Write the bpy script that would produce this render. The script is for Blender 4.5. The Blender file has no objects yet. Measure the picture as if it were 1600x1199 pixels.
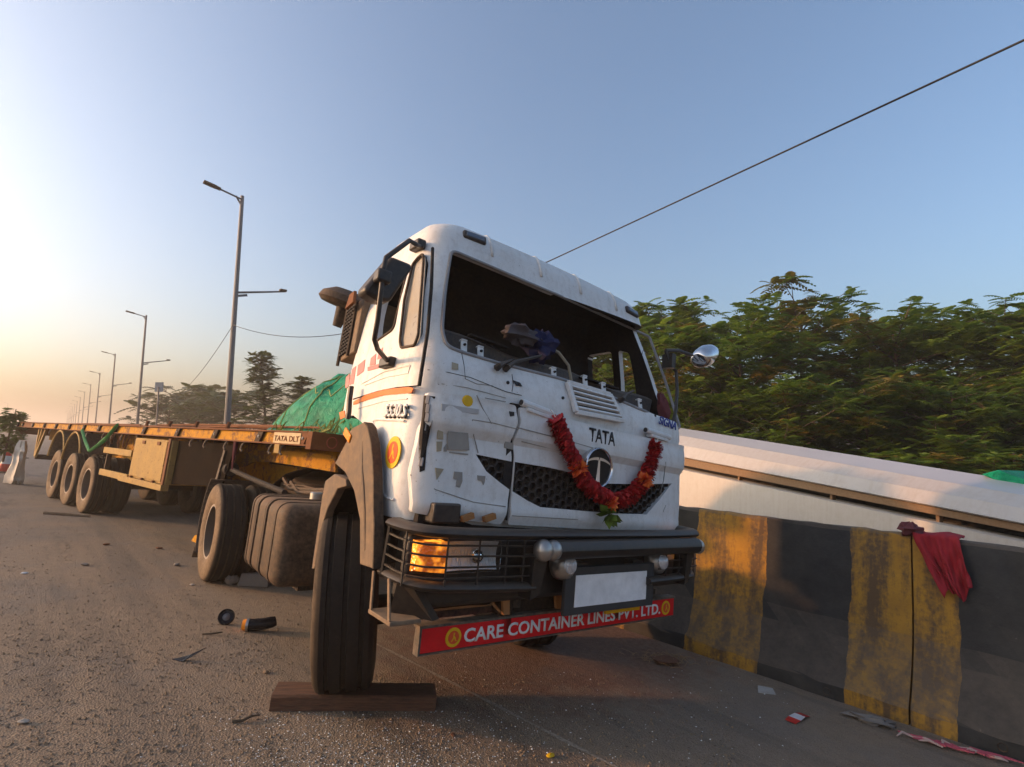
import bpy, bmesh, math, random
import numpy as np
from mathutils import Matrix, Vector
random.seed(7)
R_ = math.radians
SC = bpy.context.scene
COL = SC.collection
# ------------------------------------------------------------------ camera
FPX, RHO, CAMH, VPX, VPY = 834.3, 0.09, 1.494, 90.0, 670.67      # focal length (px of 1600), roll, eye height, road vanishing point
CX, CY = 800.0, 599.5
_n = np.array([-math.sin(RHO), math.cos(RHO)])
PITCH = math.atan2(float(np.dot(np.array([VPX - CX, VPY - CY]), _n)), FPX)
EX = Vector((1, 0, 0)); UP0 = Vector((0, -math.sin(PITCH), math.cos(PITCH))); FW = Vector((0, math.cos(PITCH), math.sin(PITCH)))
RT = math.cos(RHO) * EX + math.sin(RHO) * UP0
UV = -math.sin(RHO) * EX + math.cos(RHO) * UP0
EYE = Vector((0, 0, CAMH))
cam = bpy.data.cameras.new('camera'); camo = bpy.data.objects.new('camera', cam); COL.objects.link(camo)
cam.sensor_width = 36; cam.lens = 36 * FPX / 1600; cam.clip_start = .05; cam.clip_end = 6000
camo.matrix_world = Matrix(((RT.x, UV.x, -FW.x, 0), (RT.y, UV.y, -FW.y, 0), (RT.z, UV.z, -FW.z, CAMH), (0, 0, 0, 1)))
SC.camera = camo
# the road is banked: true plumb-up (lamp posts, trees) in the road's frame
GUP = (RT * .015 + UV + FW * .0997).normalized()
# ------------------------------------------------------------------ light
SUN_AZ = R_(-91)        # measured from +Y towards +X
SUN_EL = R_(9.5)
SUND = Vector((math.sin(SUN_AZ) * math.cos(SUN_EL), math.cos(SUN_AZ) * math.cos(SUN_EL), math.sin(SUN_EL)))
wd = bpy.data.worlds.new('World'); SC.world = wd; wd.use_nodes = True
nt = wd.node_tree; nt.nodes.clear()
wo = nt.nodes.new('ShaderNodeOutputWorld'); bg = nt.nodes.new('ShaderNodeBackground'); sky = nt.nodes.new('ShaderNodeTexSky')
tc = nt.nodes.new('ShaderNodeTexCoord'); mp = nt.nodes.new('ShaderNodeMapping')
sky.sky_type = 'NISHITA'; sky.sun_disc = False; sky.sun_elevation = math.asin(SUND.dot(GUP)); sky.sun_rotation = SUN_AZ
sky.altitude = 50; sky.air_density = 1.0; sky.dust_density = 6.0; sky.ozone_density = 2.3
q = GUP.rotation_difference(Vector((0, 0, 1)))
mp.inputs['Rotation'].default_value = q.to_euler()
nt.links.new(tc.outputs['Generated'], mp.inputs['Vector']); nt.links.new(mp.outputs['Vector'], sky.inputs['Vector'])
nt.links.new(sky.outputs[0], bg.inputs[0]); nt.links.new(bg.outputs[0], wo.inputs[0])
bg.inputs[1].default_value = .15
sl = bpy.data.lights.new('sun', 'SUN'); so = bpy.data.objects.new('sun', sl); COL.objects.link(so)
sl.energy = 2.0; sl.angle = R_(2.2); sl.color = (1, .47, .19)
so.rotation_euler = SUND.to_track_quat('Z', 'Y').to_euler(); so.location = SUND * 30
SC.view_settings.view_transform = 'Standard'; SC.view_settings.look = 'None'; SC.view_settings.gamma = 1
SC.view_settings.exposure = 1.1
SC.cycles.max_bounces = 8; SC.cycles.transparent_max_bounces = 12
# ------------------------------------------------------------------ pixels to places
def ray(x, y): return FW + RT * ((x - CX) / FPX) - UV * ((y - CY) / FPX)
def G(x, y, z=0.0):
    r = ray(x, y); return EYE + r * ((z - CAMH) / r.z)
def on_plane(x, y, p, n):
    r = ray(x, y); return EYE + r * ((Vector(p) - EYE).dot(n) / r.dot(n))
def at_depth(x, y, d): return EYE + ray(x, y) * d
def root_matrix(loc, rz): return Matrix.Translation(loc) @ Matrix.Rotation(rz, 4, 'Z')
def in_frame(M, x, y, ax, val):
    Mi = M.inverted(); o = Mi @ EYE; r = Mi.to_3x3() @ ray(x, y)
    return o + r * ((val - o[ax]) / r[ax])
# tractor frame: x forward from the front axle, y to the tractor's left, z up
YAW = .655; TM = root_matrix((-.15, 4.15, 0), YAW - math.pi / 2)
CRL, CPT = .039, .007
def cab2root():
    a, b = CRL, CPT
    roll = Matrix(((1, 0, 0, 0), (0, math.cos(a), math.sin(a), 0), (0, -math.sin(a), math.cos(a), 0), (0, 0, 0, 1)))
    pit = Matrix(((math.cos(b), 0, -math.sin(b), 0), (0, 1, 0, 0), (math.sin(b), 0, math.cos(b), 0), (0, 0, 0, 1)))
    t = Matrix.Translation((0, 0, .6))
    return t @ pit @ roll @ t.inverted()
CAB = cab2root(); CABW = TM @ CAB
WB, FR, HW = 3.472, 1.039, 1.166
# trailer frame: x forward, y left, the near side rail in the plane y = 0
TYAW = .868; LM = root_matrix(TM @ Vector((-3.5, -1.088, 0)), TYAW - math.pi / 2)
# ------------------------------------------------------------------ object helpers
def tag(o, label=None, cat=None, group=None, kind=None):
    if label: o['label'] = label
    if cat: o['category'] = cat
    if group: o['group'] = group
    if kind: o['kind'] = kind
    return o
def empty(name, M=None):
    o = bpy.data.objects.new(name, None); COL.objects.link(o)
    if M is not None: o.matrix_world = M
    o.empty_display_size = .2
    return o
class MB:
    def __init__(s, M=None): s.V = []; s.F = []; s.MI = []; s.M = M; s.mi = 0
    def add(s, verts, faces, M=None):
        b = len(s.V)
        for v in verts:
            v = Vector(v)
            if M is not None: v = M @ v
            if s.M is not None: v = s.M @ v
            s.V.append(v)
        for f in faces: s.F.append([i + b for i in f]); s.MI.append(s.mi)
        return s
    def box(s, c, d, rot=None, M=None):
        x, y, z = d[0] / 2, d[1] / 2, d[2] / 2
        vs = [(-x, -y, -z), (x, -y, -z), (x, y, -z), (-x, y, -z), (-x, -y, z), (x, -y, z), (x, y, z), (-x, y, z)]
        T = Matrix.Translation(c)
        if rot is not None: T = T @ (rot if isinstance(rot, Matrix) else Matrix.Rotation(rot[1], 4, rot[0]))
        if M is not None: T = M @ T
        return s.add(vs, [(0, 3, 2, 1), (4, 5, 6, 7), (0, 1, 5, 4), (1, 2, 6, 5), (2, 3, 7, 6), (3, 0, 4, 7)], T)
    def bx(s, x0, x1, y0, y1, z0, z1): return s.box(((x0 + x1) / 2, (y0 + y1) / 2, (z0 + z1) / 2), (x1 - x0, y1 - y0, z1 - z0))
    def bar(s, a, b, w, h, up=(0, 0, 1)):
        a = Vector(a); b = Vector(b); d = (b - a); L = d.length; d.normalize(); u = Vector(up)
        sd = u.cross(d)
        if sd.length < 1e-4: sd = Vector((1, 0, 0)).cross(d)
        sd.normalize(); u = d.cross(sd)
        m = Matrix((( d.x, sd.x, u.x, 0), (d.y, sd.y, u.y, 0), (d.z, sd.z, u.z, 0), (0, 0, 0, 1)))
        return s.box((a + b) / 2, (L, w, h), m)
    def tube(s, pts, r, n=8, cap=True, closed=False):
        P = [Vector(p) for p in pts]; k = len(P); rr = r if isinstance(r, (list, tuple)) else [r] * k
        t0 = (P[1] - P[0]).normalized(); ref = Vector((0, 0, 1)) if abs(t0.z) < .9 else Vector((1, 0, 0))
        nrm = ref.cross(t0).normalized(); vs = []
        for i in range(k):
            if closed: t = (P[(i + 1) % k] - P[i - 1])
            else: t = P[min(i + 1, k - 1)] - P[max(i - 1, 0)]
            if t.length < 1e-9: t = t0.copy()
            t.normalize(); nrm = (nrm - t * nrm.dot(t)).normalized(); bn = t.cross(nrm)
            for j in range(n):
                a = 2 * math.pi * j / n; vs.append(P[i] + (nrm * math.cos(a) + bn * math.sin(a)) * rr[i])
        fs = []
        for i in range(k if closed else k - 1):
            i2 = (i + 1) % k
            for j in range(n): fs.append((i * n + j, i * n + (j + 1) % n, i2 * n + (j + 1) % n, i2 * n + j))
        if cap and not closed: fs.append(tuple(range(n - 1, -1, -1))); fs.append(tuple((k - 1) * n + j for j in range(n)))
        return s.add(vs, fs)
    def lathe(s, prof, M, n=32, closed=False, cap0=True):
        vs = []
        for (r, a) in prof:
            for j in range(n):
                t = 2 * math.pi * j / n; vs.append((r * math.cos(t), r * math.sin(t), a))
        k = len(prof); fs = []
        for i in range(k if closed else k - 1):
            i2 = (i + 1) % k
            for j in range(n): fs.append((i * n + j, i * n + (j + 1) % n, i2 * n + (j + 1) % n, i2 * n + j))
        if not closed:
            if prof[0][0] > 1e-6 and cap0: fs.append(tuple(range(n - 1, -1, -1)))
            if prof[-1][0] > 1e-6: fs.append(tuple((k - 1) * n + j for j in range(n)))
        return s.add(vs, fs, M)
    def sphere(s, c, r, n=16, sc=(1, 1, 1)):
        m = n // 2; prof = [(math.sin(math.pi * i / m), -math.cos(math.pi * i / m)) for i in range(m + 1)]
        return s.lathe(prof, Matrix.Translation(c) @ Matrix.Diagonal((r * sc[0], r * sc[1], r * sc[2], 1)), n)
    def prism(s, poly, off):
        off = Vector(off); n = len(poly); vs = [Vector(p) for p in poly] + [Vector(p) + off for p in poly]
        fs = [tuple(range(n)), tuple(range(2 * n - 1, n - 1, -1))] + [(i, i + n, (i + 1) % n + n, (i + 1) % n) for i in range(n)]
        return s.add(vs, fs)
    def loft(s, secs, cap=True, closed=True):
        n = len(secs[0]); vs = [p for q in secs for p in q]; fs = []
        for i in range(len(secs) - 1):
            for j in range(n if closed else n - 1):
                fs.append((i * n + j, i * n + (j + 1) % n, (i + 1) * n + (j + 1) % n, (i + 1) * n + j))
        if cap and closed: fs.append(tuple(range(n - 1, -1, -1))); fs.append(tuple((len(secs) - 1) * n + j for j in range(n)))
        return s.add(vs, fs)
    def mesh(s, name):
        me = bpy.data.meshes.new(name); me.from_pydata([tuple(v) for v in s.V], [], s.F)
        if any(s.MI): me.polygons.foreach_set('material_index', s.MI)
        return me
    def build(s, name, mat, parent=None, smooth=30, bevel=0, recalc=True, M=None):
        me = s.mesh(name)
        return finish(me, name, mat, parent, smooth, bevel, recalc, M)
def finish(me, name, mat, parent=None, smooth=30, bevel=0, recalc=True, M=None):
    if recalc:
        b = bmesh.new(); b.from_mesh(me); bmesh.ops.recalc_face_normals(b, faces=b.faces); b.to_mesh(me); b.free()
    for m in (mat if isinstance(mat, (list, tuple)) else [mat]): me.materials.append(m)
    if smooth:
        me.polygons.foreach_set('use_smooth', [True] * len(me.polygons))
        if smooth < 180: me.set_sharp_from_angle(angle=R_(smooth))
    o = bpy.data.objects.new(name, me); COL.objects.link(o)
    if parent is not None: o.parent = parent
    if M is not None: o.matrix_world = M
    if bevel:
        bv = o.modifiers.new('bevel', 'BEVEL'); bv.width = bevel; bv.segments = 2; bv.limit_method = 'ANGLE'; bv.angle_limit = R_(40)
        bv.harden_normals = False
    return o
def boolean(me, cutters):
    """mesh minus closed cutter meshes"""
    o = bpy.data.objects.new('tmp', me); COL.objects.link(o); tmp = []
    for c in cutters:
        co = bpy.data.objects.new('cut', c); COL.objects.link(co); tmp.append(co)
        md = o.modifiers.new('b', 'BOOLEAN'); md.object = co; md.operation = 'DIFFERENCE'; md.solver = 'EXACT'
        try: md.material_mode = 'TRANSFER'
        except Exception: pass
    bpy.context.view_layer.update()
    dg = bpy.context.evaluated_depsgraph_get(); out = bpy.data.meshes.new_from_object(o.evaluated_get(dg))
    for t in tmp + [o]: bpy.data.objects.remove(t)
    return out
def copy_tree(o, parent=None, M=None):
    c = o.copy(); COL.objects.link(c); c.parent = parent
    if M is not None: c.matrix_world = M
    for ch in list(o.children): copy_tree(ch, c)
    return c
def text_mesh(txt, size, bold=0.0, xs=1.0, depth=0.0, shear=0.0):
    cu = bpy.data.curves.new('t', 'FONT'); cu.body = txt; cu.size = size; cu.offset = bold; cu.extrude = depth; cu.shear = shear
    cu.align_x = 'LEFT'; cu.align_y = 'BOTTOM_BASELINE'; cu.resolution_u = 3
    o = bpy.data.objects.new('t', cu); COL.objects.link(o); bpy.context.view_layer.update()
    me = bpy.data.meshes.new_from_object(o.evaluated_get(bpy.context.evaluated_depsgraph_get()))
    bpy.data.objects.remove(o); bpy.data.curves.remove(cu)
    for v in me.vertices: v.co.x *= xs
    me.materials.clear()
    return me
def text_on(txt, name, mat, parent, p0, p1, height, nrm, bold=0, depth=.002, shear=0):
    """flat lettering whose baseline runs from p0 to p1 (parent coordinates) with the given cap height"""
    p0 = Vector(p0); p1 = Vector(p1); nrm = Vector(nrm).normalized()
    me = text_mesh(txt, 1, bold, 1, 0, shear)
    xs = [v.co.x for v in me.vertices]; ys = [v.co.y for v in me.vertices]
    x0, x1, hh = min(xs), max(xs), max(ys)
    ex = (p1 - p0); L = ex.length; ex.normalize(); ey = nrm.cross(ex).normalized(); ez = ex.cross(ey)
    b = bmesh.new(); b.from_mesh(me)
    for v in b.verts:
        v.co = p0 + ex * ((v.co.x - x0) / (x1 - x0) * L) + ey * (v.co.y / hh * height)
    if depth:
        r = bmesh.ops.extrude_face_region(b, geom=b.faces[:])
        bmesh.ops.translate(b, verts=[e for e in r['geom'] if isinstance(e, bmesh.types.BMVert)], vec=ez * depth)
    bmesh.ops.recalc_face_normals(b, faces=b.faces); b.to_mesh(me); b.free()
    return finish(me, name, mat, parent, 0, 0, False)
# ------------------------------------------------------------------ materials
class NT:
    def __init__(s, name):
        s.m = bpy.data.materials.new(name); s.m.use_nodes = True; s.t = s.m.node_tree; s.b = s.t.nodes['Principled BSDF']
        s.tc = s.n('ShaderNodeTexCoord')
    def n(s, ty, **k):
        nd = s.t.nodes.new(ty)
        for a, v in k.items(): setattr(nd, a, v)
        return nd
    def l(s, a, b): s.t.links.new(a, b)
    def noise(s, scale, detail=6, rough=.6, coord='Object', dist=0, vec=None):
        nd = s.n('ShaderNodeTexNoise'); nd.inputs['Scale'].default_value = scale; nd.inputs['Detail'].default_value = detail
        nd.inputs['Roughness'].default_value = rough; nd.inputs['Distortion'].default_value = dist
        s.l(vec if vec is not None else s.tc.outputs[coord], nd.inputs['Vector']); return nd.outputs['Fac']
    def scaled(s, sc, coord='Object'):
        mp = s.n('ShaderNodeMapping'); mp.inputs['Scale'].default_value = sc; s.l(s.tc.outputs[coord], mp.inputs['Vector']); return mp.outputs[0]
    def ramp(s, fac, stops, interp='LINEAR'):
        r = s.n('ShaderNodeValToRGB'); r.color_ramp.interpolation = interp; e = r.color_ramp.elements
        while len(e) < len(stops): e.new(.5)
        for k, (p, c) in enumerate(stops):
            e[k].position = p; e[k].color = (c[0], c[1], c[2], 1) if isinstance(c, (tuple, list)) else (c, c, c, 1)
        s.l(fac, r.inputs[0]); return r.outputs[0]
    def mix(s, fac, a, b, mode='MIX'):
        m = s.n('ShaderNodeMix', data_type='RGBA', blend_type=mode)
        for i, x in ((0, fac), (6, a), (7, b)):
            if hasattr(x, 'links'): s.l(x, m.inputs[i])
            elif i == 0: m.inputs[0].default_value = x
            else: m.inputs[i].default_value = (x[0], x[1], x[2], 1)
        return m.outputs[2]
    def math(s, op, a, b=0.0, clamp=False):
        m = s.n('ShaderNodeMath', operation=op, use_clamp=clamp)
        for i, x in ((0, a), (1, b)):
            if hasattr(x, 'links'): s.l(x, m.inputs[i])
            else: m.inputs[i].default_value = x
        return m.outputs[0]
    def sep(s, coord='Object'):
        x = s.n('ShaderNodeSeparateXYZ'); s.l(s.tc.outputs[coord], x.inputs[0]); return x.outputs
    def bump(s, h, strength=.3, dist=.01, prev=None):
        b = s.n('ShaderNodeBump'); b.inputs['Strength'].default_value = strength; b.inputs['Distance'].default_value = dist
        s.l(h, b.inputs['Height'])
        if prev is not None: s.l(prev, b.inputs['Normal'])
        return b.outputs[0]
    def set(s, col=None, rough=None, metal=None, nrm=None, **k):
        for nm, x in (('Base Color', col), ('Roughness', rough), ('Metallic', metal), ('Normal', nrm)):
            if x is None: continue
            if hasattr(x, 'links'): s.l(x, s.b.inputs[nm])
            elif nm == 'Base Color': s.b.inputs[nm].default_value = (x[0], x[1], x[2], 1)
            else: s.b.inputs[nm].default_value = x
        for kk, v in k.items(): s.b.inputs[kk.replace('_', ' ')].default_value = v
        return s.m
MAT = {}
def dusty(name, col, rough=.5, metal=0, dust=(.30, .215, .14), amount=.5, scale=6, var=.25, bump=.0, upd=.0, spec=.18):
    """paint or plastic with blotchy wear, and road dust lying in patches and on faces that look up"""
    t = NT(name); a = t.noise(scale, 8, .65); b = t.noise(scale * 7, 4, .6)
    c2 = tuple(x * (1 - var) for x in col)
    base = t.mix(t.ramp(a, [(.35, 0), (.7, 1)]), col, c2)
    g = t.n('ShaderNodeNewGeometry'); sx = t.n('ShaderNodeSeparateXYZ'); t.l(g.outputs['Normal'], sx.inputs[0])
    upf = t.math('MULTIPLY', t.math('MAXIMUM', sx.outputs[2], 0), upd)
    f = t.math('MULTIPLY', t.ramp(t.math('ADD', t.math('MULTIPLY', a, .5), t.math('MULTIPLY', b, .5)), [(.36, 0), (.64, 1)]), amount)
    f = t.math('ADD', f, upf, True)
    colr = t.mix(f, base, dust)
    rg = t.math('ADD', t.math('MULTIPLY', f, .9 - rough if rough < .9 else 0), rough, True)
    nr = t.bump(b, bump, .004) if bump else None
    MAT[name] = t.set(colr, rg, metal, nr, Specular_IOR_Level=spec); return MAT[name]
def plain(name, col, rough=.5, metal=0, **k):
    t = NT(name); a = t.noise(14, 5, .6)
    c = t.mix(t.ramp(a, [(.3, 0), (.75, 1)]), col, tuple(x * .78 for x in col)); k.setdefault('Specular_IOR_Level', .5 if metal else .2); MAT[name] = t.set(c, rough, metal, **k); return MAT[name]
# ---- shared materials
def tyre_mat(name, tread, wall):
    # dust cakes the side walls and stays thin on the running surface
    t = NT(name); a = t.noise(5, 8, .65); b = t.noise(34, 5, .65); s = t.sep()
    r = t.math('SQRT', t.math('ADD', t.math('MULTIPLY', s[0], s[0]), t.math('MULTIPLY', s[1], s[1])))
    w = t.ramp(r, [(.495, 1), (.515, 0)]); amt = t.math('ADD', t.math('MULTIPLY', w, wall - tread), tread)
    f = t.math('MULTIPLY', t.ramp(t.math('ADD', t.math('MULTIPLY', a, .6), t.math('MULTIPLY', b, .4)), [(.30, .15), (.62, 1)]), amt)
    c = t.mix(f, (.012, .0115, .012), t.mix(a, (.30, .21, .13), (.20, .145, .095)))
    rings = t.math('SINE', t.math('MULTIPLY', r, 260.0))
    MAT[name] = t.set(c, .78, 0, t.bump(b, .3, .004, t.bump(rings, .12, .003)), Specular_IOR_Level=.12)
def mk_materials():
    # dirty white cab paint
    t = NT('cab_white'); a = t.noise(3.2, 8, .65); b = t.noise(26, 5, .65); st = t.noise(5, 6, .7, vec=t.scaled((3, 3, .5)))
    base = t.mix(t.ramp(a, [(.38, 0), (.72, 1)]), (.74, .74, .73), (.66, .655, .635))
    grime = t.math('MULTIPLY', t.ramp(t.math('ADD', t.math('MULTIPLY', b, .45), t.math('MULTIPLY', st, .55)), [(.48, 0), (.70, 1)]), .42)
    c = t.mix(grime, base, (.36, .31, .25))
    sp = t.noise(75, 3, .55); c = t.mix(t.ramp(sp, [(.70, 0), (.74, .8)]), c, (.16, .12, .09))
    MAT['white'] = t.set(c, t.math('ADD', t.math('MULTIPLY', grime, .3), .45, True), 0, t.bump(a, .10, .03), Specular_IOR_Level=.22)
    dusty('black_plastic', (.016, .016, .018), .42, 0, amount=.12, upd=.22, scale=5, spec=.4)
    dusty('bumper_black', (.013, .013, .014), .4, 0, amount=.10, upd=.15, scale=4, spec=.4)
    dusty('frame_black', (.018, .017, .016), .6, 0, (.20, .13, .08), .45, 7, upd=.4)
    dusty('undercarriage', (.015, .012, .010), .7, 0, (.11, .068, .04), .5, 9, upd=.25)
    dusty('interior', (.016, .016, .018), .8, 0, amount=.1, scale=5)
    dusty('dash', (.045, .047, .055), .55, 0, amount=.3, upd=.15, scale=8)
    dusty('trim_grey', (.30, .31, .33), .45, 0, amount=.3)
    tyre_mat('tyre', .10, .35)
    tyre_mat('tyre_dusty', .12, .95)
    dusty('rim', (.34, .31, .28), .5, .2, (.30, .22, .15), .5, 9); dusty('rim_dark', (.10, .085, .072), .6, 0, (.16, .115, .078), .5, 9)
    dusty('fender_tan', (.13, .10, .075), .6, 0, (.27, .185, .115), .85, 3, upd=.25)
    dusty('fender_grey', (.05, .048, .046), .65, 0, (.27, .20, .14), .7, 4, upd=.3)
    dusty('tank', (.035, .028, .022), .5, 0, (.20, .13, .08), .65, 5, upd=.35, bump=.1)
    t = NT('rusty_yellow'); a = t.noise(3.5, 9, .7); b = t.noise(19, 6, .7)
    base = t.mix(t.ramp(b, [(.3, 0), (.7, 1)]), (.55, .27, .012), (.40, .18, .014))
    f = t.ramp(t.math('ADD', t.math('MULTIPLY', a, .6), t.math('MULTIPLY', b, .4)), [(.50, 0), (.57, 1)])
    MAT['yellow'] = t.set(t.mix(f, base, t.mix(b, (.13, .055, .025), (.20, .10, .05))), .65, 0, t.bump(b, .2, .01), Specular_IOR_Level=.08)
    t = NT('rust_brown'); a = t.noise(6, 9, .7); b = t.noise(30, 5, .7)
    MAT['rust'] = t.set(t.mix(a, (.17, .065, .03), t.mix(b, (.08, .035, .022), (.26, .12, .05))), .8, 0, t.bump(b, .3, .006), Specular_IOR_Level=.15)
    t = NT('tan_box'); a = t.noise(4, 8, .7); b = t.noise(24, 6, .7)
    base = t.mix(t.ramp(a, [(.3, 0), (.7, 1)]), (.42, .27, .08), (.30, .20, .08))
    MAT['tan_box'] = t.set(t.mix(t.ramp(b, [(.58, 0), (.66, 1)]), base, (.15, .085, .04)), .7, 0, t.bump(a, .15, .02), Specular_IOR_Level=.15)
    dusty('trailer_dark', (.022, .014, .010), .7, 0, (.10, .05, .026), .5, 6, upd=.2)
    plain('chrome', (.75, .75, .76), .12, 1.0)
    plain('alloy', (.45, .43, .40), .35, .8)
    dusty('concrete_dark', (.22, .20, .18), .9, 0, amount=.4)
    plain('orange_tape', (.72, .17, .006), .4)
    plain('orange_plastic', (.9, .30, .02), .3)
    plain('red_board', (.72, .014, .02), .35)
    plain('red_fade', (.62, .22, .20), .5)
    plain('letter_white', (.88, .88, .86), .45)
    plain('logo_yellow', (.80, .48, .02), .45)
    plain('logo_red', (.75, .10, .03), .45)
    plain('letter_black', (.03, .03, .032), .4)
    plain('letter_blue', (.05, .07, .30), .45)
    plain('badge_dark', (.012, .012, .014), .22)
    plain('residue', (.33, .31, .28), .8)
    plain('residue_tan', (.40, .34, .24), .8)
    plain('plate_white', (.88, .88, .88), .45)
    plain('plate_frame', (.055, .055, .055), .55)
    plain('plate_yellow', (.80, .42, .01), .45)
    plain('cloth_blue', (.02, .025, .075), .85)
    plain('cloth_grey', (.10, .09, .10), .9)
    plain('cloth_maroon', (.16, .05, .055), .9)
    plain('cable_black', (.015, .015, .016), .5)
    plain('steel_grey', (.16, .16, .165), .5, .4)
    t = NT('glass_tint'); t.set((.55, .56, .54), .08, 0, Transmission_Weight=.0); t.b.inputs['Coat Weight'].default_value = .6
    MAT['pane_dusty'] = dusty('pane_dusty_', (.33, .31, .27), .22, 0, (.42, .36, .27), .6, 4)
    t = NT('clear_glass'); t.set((.9, .93, .92), .03, 0); t.b.inputs['Transmission Weight'].default_value = 1; t.b.inputs['IOR'].default_value = 1.2
    MAT['clear_glass'] = t.m
    t = NT('amber_lit'); v = t.n('ShaderNodeTexVoronoi'); v.inputs['Scale'].default_value = 70; t.l(t.tc.outputs['Object'], v.inputs['Vector'])
    g = t.noise(16, 2, .5); col = t.mix(t.ramp(g, [(.35, 0), (.65, 1)]), (.75, .13, .01), (1, .36, .03))
    t.set(col, .18, 0, t.bump(v.outputs['Distance'], .6, .01)); t.l(col, t.b.inputs['Emission Color']); t.l(t.ramp(g, [(.42, .10), (.66, .95)]), t.b.inputs['Emission Strength'])
    MAT['amber_lit'] = t.m
    t = NT('reflector'); w = t.noise(30, 3, .5, vec=t.scaled((1, 6, .6)))
    MAT['reflector'] = t.set((.80, .84, .90), .22, .6, t.bump(w, .9, .02))
    t = NT('lamp_glass_grey'); MAT['marker'] = t.set((.10, .13, .17), .1, .2)
    # tarpaulin, cloth
    t = NT('green_tarp'); a = t.noise(6, 7, .65, dist=.6); b = t.noise(1.6, 5, .6)
    MAT['tarp'] = t.set(t.mix(t.ramp(a, [(.3, 0), (.7, 1)]), (.001, .17, .085), (.003, .32, .16)), .45, 0, t.bump(a, .9, .08), Specular_IOR_Level=.2)
    MAT['tarp'].node_tree.nodes['Principled BSDF'].inputs['Coat Weight'].default_value = .0
    t = NT('green_cloth'); a = t.noise(12, 5, .6); MAT['green_cloth'] = t.set(t.mix(a, (.01, .16, .035), (.02, .28, .06)), .7, 0, t.bump(a, .4, .02))
    t = NT('red_cloth'); a = t.noise(90, 3, .6); b = t.noise(7, 4)
    MAT['red_cloth'] = t.set(t.mix(b, (.34, .012, .022), (.22, .010, .02)), .9, 0, t.bump(a, .25, .004))
    t = NT('rope'); a = t.noise(60, 3); MAT['rope'] = t.set(t.mix(a, (.42, .44, .12), (.25, .30, .09)), .8)
    t = NT('sack_white'); a = t.noise(9, 6, .6, dist=.4); MAT['sack'] = t.set(t.mix(a, (.80, .73, .60), (.60, .52, .42)), .7, 0, t.bump(a, .5, .03))
    # wood
    t = NT('old_wood'); a = t.noise(6, 8, .65, vec=t.scaled((1.2, 14, 14))); b = t.noise(30, 5)
    MAT['wood'] = t.set(t.mix(t.ramp(a, [(.3, 0), (.7, 1)]), (.16, .072, .035), (.060, .028, .016)), .85, 0, t.bump(a, .7, .012))
    # garland
    t = NT('red_petals'); o = t.n('ShaderNodeNewGeometry'); rp = t.ramp(o.outputs['Random Per Island'], [(0, (.24, .006, .012)), (.6, (.46, .012, .018)), (1, (.60, .03, .03))])
    MAT['petal_red'] = t.set(rp, .7)
    t = NT('orange_petals'); o = t.n('ShaderNodeNewGeometry'); MAT['petal_orange'] = t.set(t.ramp(o.outputs['Random Per Island'], [(0, (.70, .07, .02)), (1, (.85, .22, .03))]), .7)
    plain('leaf_wilt', (.14, .20, .03), .7)
    # leaves
    def leaf(name, stops, tr=.35):
        t = NT(name); o = t.n('ShaderNodeNewGeometry'); oi = t.n('ShaderNodeObjectInfo')
        c = t.ramp(o.outputs['Random Per Island'], stops)
        c = t.mix(t.math('MULTIPLY', oi.outputs['Random'], .35), c, (.075, .135, .016))
        t.set(c, .55); tl = t.n('ShaderNodeBsdfTranslucent'); t.l(t.mix(.5, c, (.16, .22, .02)), tl.inputs[0])
        mx = t.n('ShaderNodeMixShader'); mx.inputs[0].default_value = tr
        t.l(t.b.outputs[0], mx.inputs[1]); t.l(tl.outputs[0], mx.inputs[2]); t.l(mx.outputs[0], t.t.nodes['Material Output'].inputs[0]); MAT[name] = t.m
    leaf('leaf_green', [(0, (.075, .15, .016)), (.5, (.13, .22, .024)), (1, (.24, .30, .034))], .5)
    leaf('leaf_yellow', [(0, (.16, .12, .015)), (1, (.28, .15, .02))])
    leaf('leaf_dark', [(0, (.045, .055, .022)), (1, (.085, .085, .035))], .25)
    leaf('leaf_fresh', [(0, (.06, .12, .015)), (1, (.11, .19, .03))])
    t = NT('bark'); a = t.noise(12, 7, .7, vec=t.scaled((3, 3, .7))); MAT['bark'] = t.set(t.mix(a, (.05, .035, .022), (.13, .095, .06)), .9, 0, t.bump(a, .6, .02))
mk_materials()
# ---- road frame: origin at the foot of the barrier, x away along the road, y towards the carriageway
B0 = G(1069, 1015); B1 = G(1499, 1160); DRD = (B0 - B1); DRD.z = 0; DRD.normalize()
RM = root_matrix(B0, math.atan2(DRD.y, DRD.x))
RMI = RM.inverted()
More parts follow.
